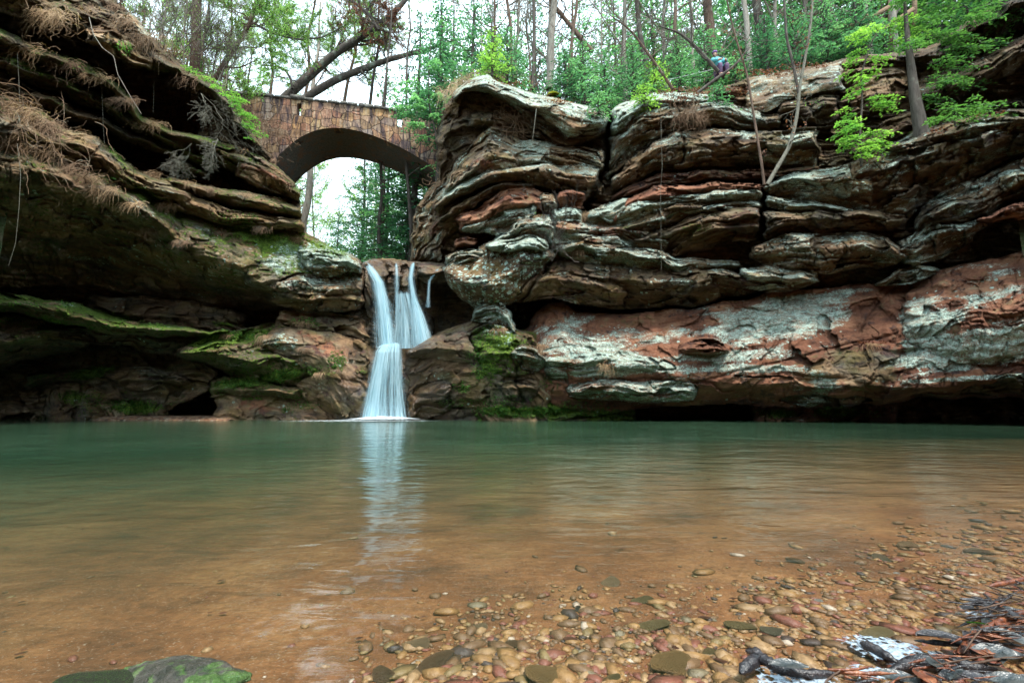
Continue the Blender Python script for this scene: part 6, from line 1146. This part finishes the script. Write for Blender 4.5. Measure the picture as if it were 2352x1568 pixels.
cover('herbs', [(240,402,8,6,20),(262,408,8,6,20),(180,410,14,8,20),(395,330,30,5,20),(1500,240,20,6,60),(700,735,30,6,60),(1240,490,8,4,60),(1145,690,8,4,30),(285,112,22,16,260),(1860,235,40,10,40)], NEEDLEB, .06, .02, 'small bright green leafy plants on the ledges', 5, lay=1.2)
# yellow moss cushion
a, b = np.meshgrid(np.linspace(0, 2*math.pi, 33), np.linspace(0, math.pi/2, 12))
rr = 1+.12*fbm(np.cos(a)*2, np.sin(a)*2, b*2, 3); V = np.stack([.24*rr*np.cos(a)*np.sin(b), .2*rr*np.sin(a)*np.sin(b), .15*rr*np.cos(b)], -1).reshape(-1, 3)
vid = np.arange(a.size).reshape(a.shape); F = np.stack([vid[:-1, :-1], vid[1:, :-1], vid[1:, 1:], vid[:-1, 1:]], -1).reshape(-1, 4)
n = NT('yellow moss'); p = n.objc(); q = n.noise(p, 40, 4, .7); YM = n.done(n.pbr(n.ramp(q, [(.3, (.12,.11,.005)), (.6, (.42,.40,.03))]), .95, n.bump(q, .02), .1))
c = on(1271, 222, -.05); tag(obj('moss_cushion', mesh_np('moss_cushion', V, F, YM), None, tuple(c)), 'round yellow green moss cushion on the rim of the cap block', 'moss')
# ------------------------------------------------------------------ pebbles, driftwood, foam, things at the rim
def ground_at(px, py, lift=0.0):
    """where the view line through (px, py) meets the sloping bed"""
    y = .6
    a = P(np.float64(px), np.float64(py), np.float64(1.0)); d = a-np.array([0, 0, CAM_H]); t = .5
    for _ in range(40):
        q = np.array([0, 0, CAM_H])+d*t; z = -float(bed_depth(q[0], q[1])); t += (q[2]-z)*.5
    q = np.array([0, 0, CAM_H])+d*t; q[2] += lift; return q
def pebble_mesh(seed, flat=.5, el=1.3, sub=3):
    import bmesh
    bm = bmesh.new(); bmesh.ops.create_icosphere(bm, subdivisions=sub, radius=1)
    V = np.array([v.co[:] for v in bm.verts]); R = np.random.default_rng(seed)
    for _ in range(7):                                   # knock corners off
        nrm_ = nrm(R.normal(0, 1, 3)); h = R.uniform(.55, .85); d = V@nrm_; V = V-np.outer(np.maximum(d-h, 0)*.85, nrm_)
    V = V*(1+.08*fbm(V[:, 0]*1.5+seed, V[:, 1]*1.5, V[:, 2]*1.5, 3)[:, None])*np.array([el, 1, flat])
    for v, c in zip(bm.verts, V): v.co = c
    for f in bm.faces: f.smooth = True
    me = bpy.data.meshes.new('pebble'); bm.to_mesh(me); bm.free(); return me
def stone_mat(name, c1, c2, rough=.35):
    n = NT(name); p = n.objc(); oi = n.N('ShaderNodeObjectInfo'); a = n.noise(p, 2.2, 6, .7); b = n.noise(p, 9, 4, .7)
    return n.done(n.pbr(n.mix(n.rng(b, .35, .7), n.mix(n.rng(a, .35, .65), c1, c2), n.mix(n.rng(a, .35, .65), c2, c1)), rough, n.bump(b, .05), .5))
PEBM = [stone_mat('ochre stone', (.34,.19,.07), (.45,.30,.13)), stone_mat('red stone', (.20,.06,.045), (.34,.14,.09)), stone_mat('olive stone', (.22,.16,.07), (.34,.26,.12)), stone_mat('cream quartz pebble', (.60,.55,.48), (.80,.76,.70)),
        stone_mat('brown stone', (.16,.09,.05), (.30,.18,.10)), stone_mat('dark stone', (.05,.035,.035), (.13,.09,.08)), stone_mat('tan stone', (.36,.23,.13), (.48,.34,.20)), stone_mat('grey green stone', (.17,.15,.10), (.28,.25,.17))]
NAMES = ['ochre', 'dark red', 'olive', 'white quartz', 'brown', 'blackish', 'tan', 'grey green']
pebs = [[None]*4 for _ in PEBM]
for i, m in enumerate(PEBM):
    for j in range(4):
        me = pebble_mesh(i*10+j, [.3, .42, .5, .36][j], [1.2, 1.5, 1.1, 1.35][j]); me.materials.append(m); pebs[i][j] = me
Rp = np.random.default_rng(21)
# the individually recognisable stones: px, py, half width px, colour, label
big = [(1260,1555,62,0,'broad flat ochre stone at the bottom edge left of the black wet branch'),(1545,1530,60,0,'big ochre slab like stone at the bottom edge'),(1000,1525,50,4,'reddish brown stone at the bottom edge right of the sky reflection'),(1632,1500,28,2,'oval olive stone in front of the black wet branch'),(1405,1560,26,2,'olive stone between the two ochre stones'),
 (1560,1493,16,1,'small red stone beside the oval olive stone'),(1660,1520,24,1,'dark red flat stone beside the black wet branch'),(1240,1500,12,3,'small white quartz pebble left of centre at the bottom'),(1570,1470,10,3,'white pebble above the red stone'),(1880,1380,12,3,'white pebble in the shallow water right of centre'),
 (2060,1318,11,3,'white pebble high in the gravel at the right'),(2205,1410,12,3,'white pebble beside the drift line'),(1475,1380,26,2,'pale yellow olive stone in the gravel'),(1700,1440,44,2,'long olive stone under the water'),(1780,1452,40,7,'grey green oval stone left of the foam'),(1500,1440,50,2,'wide olive stone in the middle of the gravel'),
 (2085,1255,30,6,'tan stone in shallow water at the right'),(2030,1285,26,7,'long grey green stone at the right'),(1400,1340,34,6,'tan flat stone below the sand bank'),(1330,1400,20,5,'dark small stone left of the gravel'),(2250,1270,40,4,'flat brown stone at the right edge'),(1830,1290,28,4,'brown stone in the shallow right'),
 (1100,1440,30,6,'tan stone at the left end of the gravel'),(1180,1480,28,4,'brown stone left of the white quartz pebble'),(960,1480,40,6,'wide tan stone under the sky reflection'),(880,1550,40,4,'brown stone under the sky reflection at the bottom edge'),(1310,1470,22,1,'dark red stone in the gravel'),(1620,1420,20,1,'rusty red pebble in the gravel'),
 (1735,1545,34,0,'ochre stone behind the black wet branch'),(2140,1520,40,4,'brown stone among the sticks at the lower right'),(1960,1490,30,4,'round brown stone at the tip of the foam'),(1340,1530,20,3,'white quartz pebble at the bottom edge')]
for x, y, w, c, lab in big:
    q = ground_at(x, y); r = w/1045*q[1]*.98/CT*.66; me = pebs[c][(x*7+y) % 4]
    o = obj('stone', me, None, (q[0], q[1], q[2]+r*.12), (Rp.normal(0, .15), Rp.normal(0, .15), Rp.uniform(-.6, .6))); o.scale = (r, r*.9, r*.9); tag(o, lab, 'stone', 'stones on the pool bed')
# gravel nobody could count: one mesh
V_, F_, C_, nv = [], [], [], 0
small = [pebble_mesh(300+k, [.35, .5, .42, .6, .3][k % 5], 1+.12*k, 1) for k in range(10)]
sv = [(np.array([v.co[:] for v in m.vertices]), np.array([list(p.vertices) for p in m.polygons])) for m in small]
def gravel_density(px, py): return ss(1300, 1500, py+.26*(px-1500)*(px > 1500))*ss(820, 1250, px+.9*(py-1400))
cnt = 0
while cnt < 7000:
    px, py = Rp.uniform(-60, 2420), Rp.uniform(1080, 1640)
    dn = float(gravel_density(px, py))
    if Rp.random() > dn*.92+.006: continue
    cl = float(fbm(np.array(px/90), np.array(py/40), .7, 3))
    if cl < -.12+.0*dn and Rp.random() < .75: continue
    q = ground_at(px, py); sz = Rp.lognormal(-5.22, .60); sz = min(sz, .024)
    v, f = sv[Rp.integers(10)]; a = Rp.uniform(0, 6.28); Rz = np.array([[math.cos(a), -math.sin(a), 0], [math.sin(a), math.cos(a), 0], [0, 0, 1]])
    V_.append(v@Rz.T*sz*np.array([1, 1, .8])+q+[0, 0, sz*.1]); F_.append(f+nv); nv += len(v)
    k = Rp.choice(8, p=[.28, .14, .07, .03, .26, .05, .15, .02]); C_.append(np.full(len(v), (k+.5)/8)); cnt += 1
n = NT('mixed gravel'); t = n.attr('tint')[0]; r_ = n.N('ShaderNodeValToRGB'); r_.color_ramp.interpolation = 'CONSTANT'; n.L(t, r_.inputs[0]); e = r_.color_ramp.elements
cols = [(.38,.22,.09), (.27,.10,.07), (.28,.20,.09), (.62,.52,.42), (.22,.13,.07), (.08,.055,.05), (.42,.27,.14), (.24,.20,.13)]
while len(e) < 8: e.new(.5)
for i, c in enumerate(cols): e[i].position = i/8; e[i].color = c+(1,)
p = n.coord(); b = n.noise(p, 60, 4, .7)
GRAV = n.done(n.pbr(n.mix(n.rng(b, .35, .7), n.mix(1.0, r_.outputs[0], (.6,.55,.52), 'MULTIPLY'), r_.outputs[0]), .4, n.bump(b, .004)))
Vc, Cc = np.concatenate(V_), np.concatenate(C_)
gme = mesh_np('gravel', Vc, np.concatenate(F_), GRAV, True, {'tint': np.stack([Cc]*3, 1)})
tag(obj('gravel', gme), 'mixed brown, red, olive and white gravel on the pool bed', 'gravel', None, 'stuff')
for m in small: bpy.data.meshes.remove(m)
# dark flecks and twigs lying on the sand
fl = MB(); R = np.random.default_rng(9); C = []
for i in range(700):
    px, py = R.uniform(-40, 2400), R.uniform(1080, 1560); q = ground_at(px, py, .006); C.append(q)
C = np.array(C); k = len(C); a = R.normal(0, .5, k)*1.0; ln = np.where(R.random(k) < .08, .03, .009)*R.uniform(.6, 1.6, k)*np.clip(C[:, 1]/2.0, .4, 1.6); U = np.stack([np.cos(a)*ln, np.sin(a)*ln*.6, 0*a+.002], 1)
fl.quads(C, U, np.stack([-U[:, 1], U[:, 0], 0*a], 1)*.28, np.clip(R.normal(.3, .2, k), 0, 1)); tag(fl.obj('leaf_fragments', DRYLEAF), 'dark leaf fragments lying on the sand under the water', 'debris', None, 'stuff')
# gravel strip at the foot of the left cave
V_, F_, C_, nv = [], [], [], 0
x_, y_ = np.meshgrid(np.linspace(-12, -8.1, 90), np.linspace(12.9, 14.6, 30)); z_ = -.05+.16*ss(12.9, 13.6, y_)+.03*fbm(x_*3, y_*3, .2, 3)
vid = np.arange(x_.size).reshape(x_.shape); F = np.stack([vid[:-1, :-1], vid[:-1, 1:], vid[1:, 1:], vid[1:, :-1]], -1).reshape(-1, 4)
n = NT('strand litter'); p = n.coord(); v = n.vor(n.mapv(p, (1, 1, 2)), 13); b = n.noise(p, 9, 5, .7); vc = n.N('ShaderNodeSeparateColor'); n.L(v.outputs['Color'], vc.inputs[0])
SL = n.done(n.pbr(n.ramp(vc.outputs[0], [(0, (.06,.035,.025)), (.4, (.22,.10,.05)), (.6, (.30,.20,.12)), (.8, (.10,.04,.03)), (1, (.35,.30,.22))]), .8, n.bump(v.outputs['Distance'], .05)))
tag(obj('gravel_bank', mesh_np('gravel_bank', np.stack([x_, y_, z_], -1).reshape(-1, 3), F, SL)), 'low strip of gravel and red leaves before the left cave', 'gravel bank', None, 'structure')

# driftwood, bark, leaves and foam at the lower right
n = NT('wet black wood'); p = n.objc(); a = n.noise(n.mapv(p, (1, 1, 1)), 30, 5, .7); WETB = n.done(n.pbr(n.ramp(a, [(.35, (.006,.006,.009)), (.6, (.03,.025,.028)), (.75, (.10,.07,.06))]), .3, n.bump(a, .01), .6))
n = NT('wet orange wood'); p = n.objc(); a = n.noise(p, 35, 5, .7); WETO = n.done(n.pbr(n.ramp(a, [(.3, (.04,.014,.008)), (.5, (.14,.042,.02)), (.7, (.34,.14,.07))]), .3, n.bump(a, .006), .5))
n = NT('wet dark leaf'); p = n.objc(); a = n.noise(p, 30, 4, .7); WETL = n.done(n.pbr(n.ramp(a, [(.35, (.012,.02,.024)), (.65, (.07,.07,.065))]), .35, n.bump(a, .008), .6))
def shore_pt(px, py, h=.0):
    y = P(np.float64(px), np.float64(py), np.float64(1.0)); d = y-np.array([0, 0, CAM_H]); t = (h-CAM_H)/d[2]; q = np.array([0, 0, CAM_H])+d*t; return q
def stick(pts, r, mat, lab, h=.01, name='stick', group=None, flat=1.0, seed=0, cat='stick'):
    q = np.array([shore_pt(x, y, h+(p_[2] if len(p_) > 2 else 0)) for p_ in pts for x, y in [p_[:2]]]); t = np.linspace(0, len(q)-1, len(q)*4)
    q2 = np.stack([np.interp(t, np.arange(len(q)), q[:, k]) for k in range(3)], 1)
    for _ in range(2): q2[1:-1] = .25*q2[:-2]+.5*q2[1:-1]+.25*q2[2:]
    m = MB(); b = q2[0].copy(); m.tube((q2-b)/[1, 1, flat], np.interp(np.linspace(0, 1, len(q2)), [0, .2, .8, 1], [r*.2, r, r*.85, r*.12]), 7, rough=.55, seed=seed+r*100)
    o = m.obj(name, mat, None, True, tuple(b)); return tag(o, lab, cat, group)
stick([(1712,1492),(1735,1500),(1765,1520),(1800,1540),(1860,1548),(1930,1545)], .010, WETB, 'black wet branch lying along the foam at the bottom', .012, 'branch', cat='branch')
stick([(1700,1545),(1730,1520),(1745,1500)], .011, WETB, 'black knobbly root at the left end of the black branch', .01, 'branch', cat='branch')
stick([(1975,1475),(2020,1496),(2060,1520)], .009, WETB, 'black stick at the left tip of the upper foam', .012)
stick([(2040,1540),(2100,1520),(2170,1522),(2230,1532),(2290,1535)], .013, WETB, 'thick black branch under the upper foam', .014, 'branch', cat='branch')
stick([(2100,1470),(2180,1478),(2280,1480),(2352,1482)], .005, WETB, 'thin dark stick pointing right from the dark chip', .02)
stick([(2230,1470),(2270,1440),(2320,1415),(2380,1400)], .007, WETO, 'orange wet root curving up the shore at the right edge', .03, 'root', cat='root')
stick([(2200,1500),(2236,1470),(2290,1455)], .008, WETO, 'pale orange bark strip beside the foam', .02, 'bark_strip', cat='bark')
stick([(2270,1345),(2310,1338),(2370,1325)], .006, WETO, 'light orange broken stick at the top of the drift line', .04)
stick([(1900,1535),(1960,1546),(2060,1545)], .004, WETO, 'thin orange twig lying across the lower foam', .035)
dl = MB(); R = np.random.default_rng(31)
def drift(n_, mat, rr, lab, group, poly, seed, lr=(40, 130), name='stick', cat='stick', hh=(.005, .05)):
    R = np.random.default_rng(seed)
    for i in range(n_):
        (ax, ay), (bx, by), sp = poly[R.integers(len(poly))]; f = R.random(); x = ax+(bx-ax)*f+R.normal(0, sp); y = ay+(by-ay)*f+R.normal(0, sp*.6)
        a = R.normal(.1, .55); l = R.uniform(*lr); h = R.uniform(*hh)
        stick([(x-math.cos(a)*l/2, y-math.sin(a)*l/4), (x+R.normal(0, 5), y+R.normal(0, 4)), (x+math.cos(a)*l/2, y+math.sin(a)*l/4)], R.uniform(*rr), mat, lab, h, name, group, 1, i, cat)
lines = [((2230,1400),(2380,1330),16), ((2200,1480),(2380,1420),18), ((1900,1560),(2380,1560),14), ((2100,1530),(2380,1500),18), ((2280,1440),(2380,1400),22)]
drift(70, WETO, (.0009, .0026), 'thin wet orange brown twig in the drift line at the lower right', 'orange twigs in the drift line', lines, 41)
drift(60, WETB, (.001, .003), 'thin wet black twig in the drift line at the lower right', 'black twigs in the drift line', lines, 42)
drift(40, BARKR, (.001, .002), 'dull brown twig in the drift line at the lower right', 'brown twigs in the drift line', lines, 43, (60, 160))
def wet_leaf(x, y, w, l, rot, mat, lab, h=.02, name='leaf', group=None):
    if w > .018: w *= .62; l *= .7
    u, v = np.meshgrid(np.linspace(-1, 1, 9), np.linspace(0, 1, 13)); hw = np.sin(np.clip(v, .02, .98)*math.pi)**.7*w; X = u*hw; Y_ = (v-.5)*l; Z = .25*w*u*u+.15*l*np.sin(v*3)*.3
    c, s = math.cos(rot), math.sin(rot); V = np.stack([X*c-Y_*s, X*s+Y_*c, Z], -1).reshape(-1, 3); vid = np.arange(u.size).reshape(u.shape)
    F = np.stack([vid[:-1, :-1], vid[1:, :-1], vid[1:, 1:], vid[:-1, 1:]], -1).reshape(-1, 4)
    return tag(obj(name, mesh_np(name, V, F, mat), None, tuple(shore_pt(x, y, h)), (R.normal(0, .12), R.normal(0, .12), 0)), lab, 'leaf' if name == 'leaf' else 'bark', group)
wet_leaf(2160, 1445+20, .03, .11, 1.4, WETB, 'dark flat bark chip standing on the upper foam', .03, 'bark_chip')
wet_leaf(2290, 1505, .035, .10, 1.2, WETL, 'teal grey wet leaf at the lower right', .03); wet_leaf(1812, 1530, .02, .09, 1.5, WETL, 'shiny dark leaf on the black branch', .03)
wet_leaf(2065, 1560, .025, .10, 1.3, WETL, 'dark teal leaf at the bottom edge below the thick black branch', .02); wet_leaf(2190, 1555, .02, .08, 1.7, WETB, 'black leaf at the bottom edge near the right', .02)
wet_leaf(2330, 1470, .03, .09, .6, WETL, 'dark leaf under the orange root', .03); wet_leaf(2280, 1400, .03, .08, 2.2, WETB, 'black curled leaf in the upper drift line', .03)
for i in range(26):
    (ax, ay), (bx, by), sp = lines[R.integers(len(lines))]; f = R.random()
    wet_leaf(ax+(bx-ax)*f+R.normal(0, sp), ay+(by-ay)*f+R.normal(0, sp*.6), R.uniform(.008, .018), R.uniform(.03, .06), R.uniform(0, 3), [WETB, WETL, WETO][i % 3], 'small wet leaf scrap in the drift line at the lower right', R.uniform(.01, .04), 'leaf', 'leaf scraps in the drift line')
wet_leaf(2245, 1432, .008, .03, .7, GREENLEAF, 'tiny fresh green sprig on the drift line', .04); 

n = NT('shore foam'); p = n.coord(); at = n.attr('den')[0]; v = n.vor(p, 75); b = n.noise(p, 22, 6, .8); v2 = n.vor(p, 170)
hole = n.math('ADD', n.math('MULTIPLY', v.outputs['Distance'], .9), n.math('MULTIPLY', v2.outputs['Distance'], .4))
al = n.rng(n.math('ADD', at, n.math('ADD', n.math('MULTIPLY', n.math('SUBTRACT', b, .5), 2.6), n.math('MULTIPLY', n.math('SUBTRACT', hole, .5), 1.3))), .38, .75, 0, .9)
bs = n.pbr(n.mix(n.rng(hole, .3, .6), (.10,.15,.20), (.34,.42,.50)), .3, n.bump(hole, .008)); tp = n.N('ShaderNodeBsdfTransparent'); m2 = n.N('ShaderNodeMixShader'); n.L(al, m2.inputs[0]); n.L(tp.outputs[0], m2.inputs[1]); n.L(bs, m2.inputs[2]); SFOAM = n.done(m2.outputs[0])
def shore_foam(px, py, rx, ry, seed, lab):
    c = shore_pt(px, py, .006); e = shore_pt(px+rx, py, .006); f = shore_pt(px, py-ry, .006); RX = abs(e[0]-c[0]); RY = abs(f[1]-c[1])
    o = foam_patch('foam', c[0], c[1], RX, RY, seed, None, .56, .005, .004); o.data.materials.clear(); o.data.materials.append(SFOAM)
    return tag(o, lab, 'foam')
shore_foam(2030, 1488, 92, 36, 3.0, 'patch of white bubbly foam round a small stone at the water edge'); shore_foam(1830, 1556, 100, 32, 5.0, 'white foam behind the black branch at the bottom edge'); shore_foam(2000, 1545, 60, 22, 7.0, 'small foam strip between the two foam patches')
shore_foam(2300, 1430, 40, 40, 9.0, 'bluish foam caught among the sticks at the right edge'); shore_foam(2100, 1500, 60, 20, 10.0, 'thin bubbly tail of the upper foam patch')
q = ground_at(2015, 1478); o = obj('stone', pebs[2][1], None, (q[0], q[1], .004), (0, 0, .3)); o.scale = (.026, .022, .02); tag(o, 'small olive stone ringed by foam', 'stone')
# mossy half drowned rock at the lower left
mr = empty('mossy_rock', tuple(shore_pt(395, 1575, -.042))); tag(mr, 'low wet rock with green algae breaking the water at the lower left', 'rock')
me = pebble_mesh(55, .42, 1.5, 5); V = np.array([v.co[:] for v in me.vertices]); V = V*(1+.22*fbm(V[:, 0]*3, V[:, 1]*3, V[:, 2]*3, 5)[:, None]); V[:, 0] *= .085; V[:, 1] *= .07; V[:, 2] *= .085
me.vertices.foreach_set('co', V.astype(np.float32).ravel()); me.update()
n = NT('algae rock'); p = n.objc(); a = n.noise(p, 14, 6, .7, .5); b = n.noise(p, 40, 5, .75)
c = n.mix(n.rng(a, .50, .58), n.ramp(b, [(.35, (.03,.028,.03)), (.65, (.14,.12,.12))]), n.ramp(b, [(.3, (.03,.08,.02)), (.5, (.10,.20,.05)), (.7, (.28,.40,.18))]))
ALG = n.done(n.pbr(c, .25, n.bump(n.math('ADD', a, b), .02), .5)); me.materials.append(ALG); rb = obj('rock_body', me, mr)
q = shore_pt(250, 1562, -.03); o = obj('stone', pebble_mesh(57, .3, 1.6, 4), None, tuple(q)); o.scale = (.06, .035, .03); o.data.materials.append(ALG); tag(o, 'flat algae covered stone just under the water left of the mossy rock', 'stone')

# ---- wooden rail on the trail, cable, hiker
n = NT('weathered rail wood'); p = n.objc(); a = n.noise(n.mapv(p, (1, 8, 8)), 4, 5, .7); RAILW = n.done(n.pbr(n.ramp(a, [(.3, (.09,.055,.03)), (.7, (.26,.17,.10))]), .85, n.bump(a, .01)))
def bar(mb, a, b, w, h):
    a, b = np.array(a), np.array(b); d = nrm(b-a); s = nrm(np.cross(d, [0, 0, 1.])); u = np.cross(s, d)
    V = [p_+s*w/2*i+u*h/2*j for p_ in (a, b) for i, j in ((-1, -1), (1, -1), (1, 1), (-1, 1))]
    mb.add(V, [[0,1,2,3],[7,6,5,4],[0,4,5,1],[1,5,6,2],[2,6,7,3],[3,7,4,0]])
FE = empty('wooden_fence', PV(1945, 140, 14.6)); tag(FE, 'brown wooden rail fence climbing to the right among the trees at the top right', 'fence'); fo = np.array(FE.location)
rail_pts = [((1850,92),(1910,72)),((1910,72),(1989,48)),((1989,48),(2045,15)),((2045,15),(2100,-25))]
lower = [((1850,120),(1910,104)),((1910,104),(1989,86)),((1989,86),(2045,58)),((2045,58),(2100,20))]
for k, ((a0, a1), (b0, b1)) in enumerate(rail_pts+lower):
    Ya, Yb = [15.4, 14.9, 14.2, 13.8, 13.4][k % 4], [15.4, 14.9, 14.2, 13.8, 13.4][k % 4+1]
    m = MB(); bar(m, np.array(PV(a0, a1, Ya))-fo, np.array(PV(b0, b1, Yb))-fo, .045, .15); m.obj('rail', RAILW, FE, False)
for x, y0, y1, Y in [(1850,70,150,15.45),(1910,58,140,14.95),(1989,34,125,14.25),(2045,0,100,13.85),(2100,-40,60,13.45)]:
    m = MB(); bar(m, np.array(PV(x, y1, Y))-fo, np.array(PV(x, y0, Y))-fo, .1, .1); m.obj('post', RAILW, FE, False)
n = NT('steel cable'); CAB = n.done(n.pbr((.55,.6,.6), .4, Metallic=.3))
m = MB(); q = np.array([PV(1480, 195, 14.2), PV(1560, 178, 14.3), PV(1660, 155, 14.6), PV(1760, 122, 14.8), PV(1850, 100, 15.2)]); m.tube(q, .009, 5); tag(m.obj('cable', CAB), 'thin pale safety cable strung along the trail at the cliff top', 'cable')
# hiker, half hidden behind the rim, bending forward
def skin_body(name, joints, edges, mat, parent, sub=2):
    me = bpy.data.meshes.new(name); me.from_pydata([j[:3] for j in joints], edges, []); me.update(); o = obj(name, me, parent)
    sk = o.modifiers.new('skin', 'SKIN'); sl = me.skin_vertices[0].data if me.skin_vertices else None
    if sl is None:
        bpy.context.view_layer.objects.active = o; o.select_set(True); bpy.ops.object.modifier_remove(modifier='skin'); bpy.ops.object.modifier_add(type='SKIN'); sl = me.skin_vertices[0].data
    for v, j in zip(sl, joints): v.radius = (j[3], j[4] if len(j) > 4 else j[3])
    sl[0].use_root = True; s_ = o.modifiers.new('sub', 'SUBSURF'); s_.levels = sub; s_.render_levels = sub; me.materials.append(mat); return o
def cloth(name, c, r=.8):
    n = NT(name); p = n.objc(); a = n.noise(p, 14, 4, .6); return n.done(n.pbr(n.mix(n.rng(a, .3, .7), c, tuple(v*1.5 for v in c)), r, n.bump(a, .02)))
SKIN = cloth('skin', (.42,.24,.17), .5); JACK = cloth('teal jacket', (.10,.34,.38)); PURP = cloth('purple backpack', (.22,.12,.32)); DARK = cloth('dark purple trousers', (.09,.05,.10))
hp = PV(1656, 190, 14.3); PE = empty('person', hp); tag(PE, 'person in a teal jacket and purple hat crouching at the cliff top', 'person')
J = [(0,0,.42,.15,.13),(-.04,-.02,.58,.14,.12),(-.12,-.05,.76,.17,.12),(-.17,-.08,.86,.06),(-.20,-.11,.95,.085,.095),(-.22,-.12,1.04,.06),
     (.10,-.02,.40,.09),(.05,-.38,.42,.07),(.08,-.30,.08,.045),(.08,-.42,.04,.04),(-.10,.0,.40,.09),(-.16,-.36,.44,.07),(-.14,-.28,.08,.045),(-.14,-.40,.04,.04),
     (.03,-.06,.80,.065),(.10,-.24,.62,.05),(.0,-.42,.52,.035),(-.03,-.48,.50,.03),(-.28,-.06,.80,.065),(-.32,-.26,.62,.05),(-.20,-.44,.52,.035),(-.16,-.50,.50,.03)]
Ed = [(0,1),(1,2),(2,3),(3,4),(4,5),(0,6),(6,7),(7,8),(8,9),(0,10),(10,11),(11,12),(12,13),(2,14),(14,15),(15,16),(16,17),(2,18),(18,19),(19,20),(20,21)]
skin_body('body', J, Ed, SKIN, PE)
skin_body('jacket', [(0,0,.40,.17,.15),(-.04,-.02,.58,.165,.145),(-.12,-.05,.76,.19,.14),(-.165,-.075,.85,.085),(.03,-.06,.80,.085),(.10,-.24,.62,.068),(.01,-.40,.53,.05),(-.28,-.06,.80,.085),(-.32,-.26,.62,.068),(-.21,-.42,.53,.05)], [(0,1),(1,2),(2,3),(2,4),(4,5),(5,6),(2,7),(7,8),(8,9)], JACK, PE)
skin_body('trousers', [(0,0,.40,.165,.15),(.10,-.02,.39,.105),(.05,-.38,.42,.085),(.08,-.30,.10,.06),(-.10,0,.39,.105),(-.16,-.36,.44,.085),(-.14,-.28,.10,.06)], [(0,1),(1,2),(2,3),(0,4),(4,5),(5,6)], DARK, PE)
skin_body('hat', [(-.205,-.11,1.0,.105,.115),(-.21,-.11,1.06,.10,.10),(-.22,-.10,1.1,.05)], [(0,1),(1,2)], PURP, PE)
bp_ = skin_body('backpack', [(.06,.14,.50,.12,.10),(-.02,.13,.70,.14,.11),(-.06,.12,.84,.09,.08)], [(0,1),(1,2)], PURP, None); bp_.location = hp; tag(bp_, 'purple backpack worn by the crouching person at the cliff top', 'backpack')
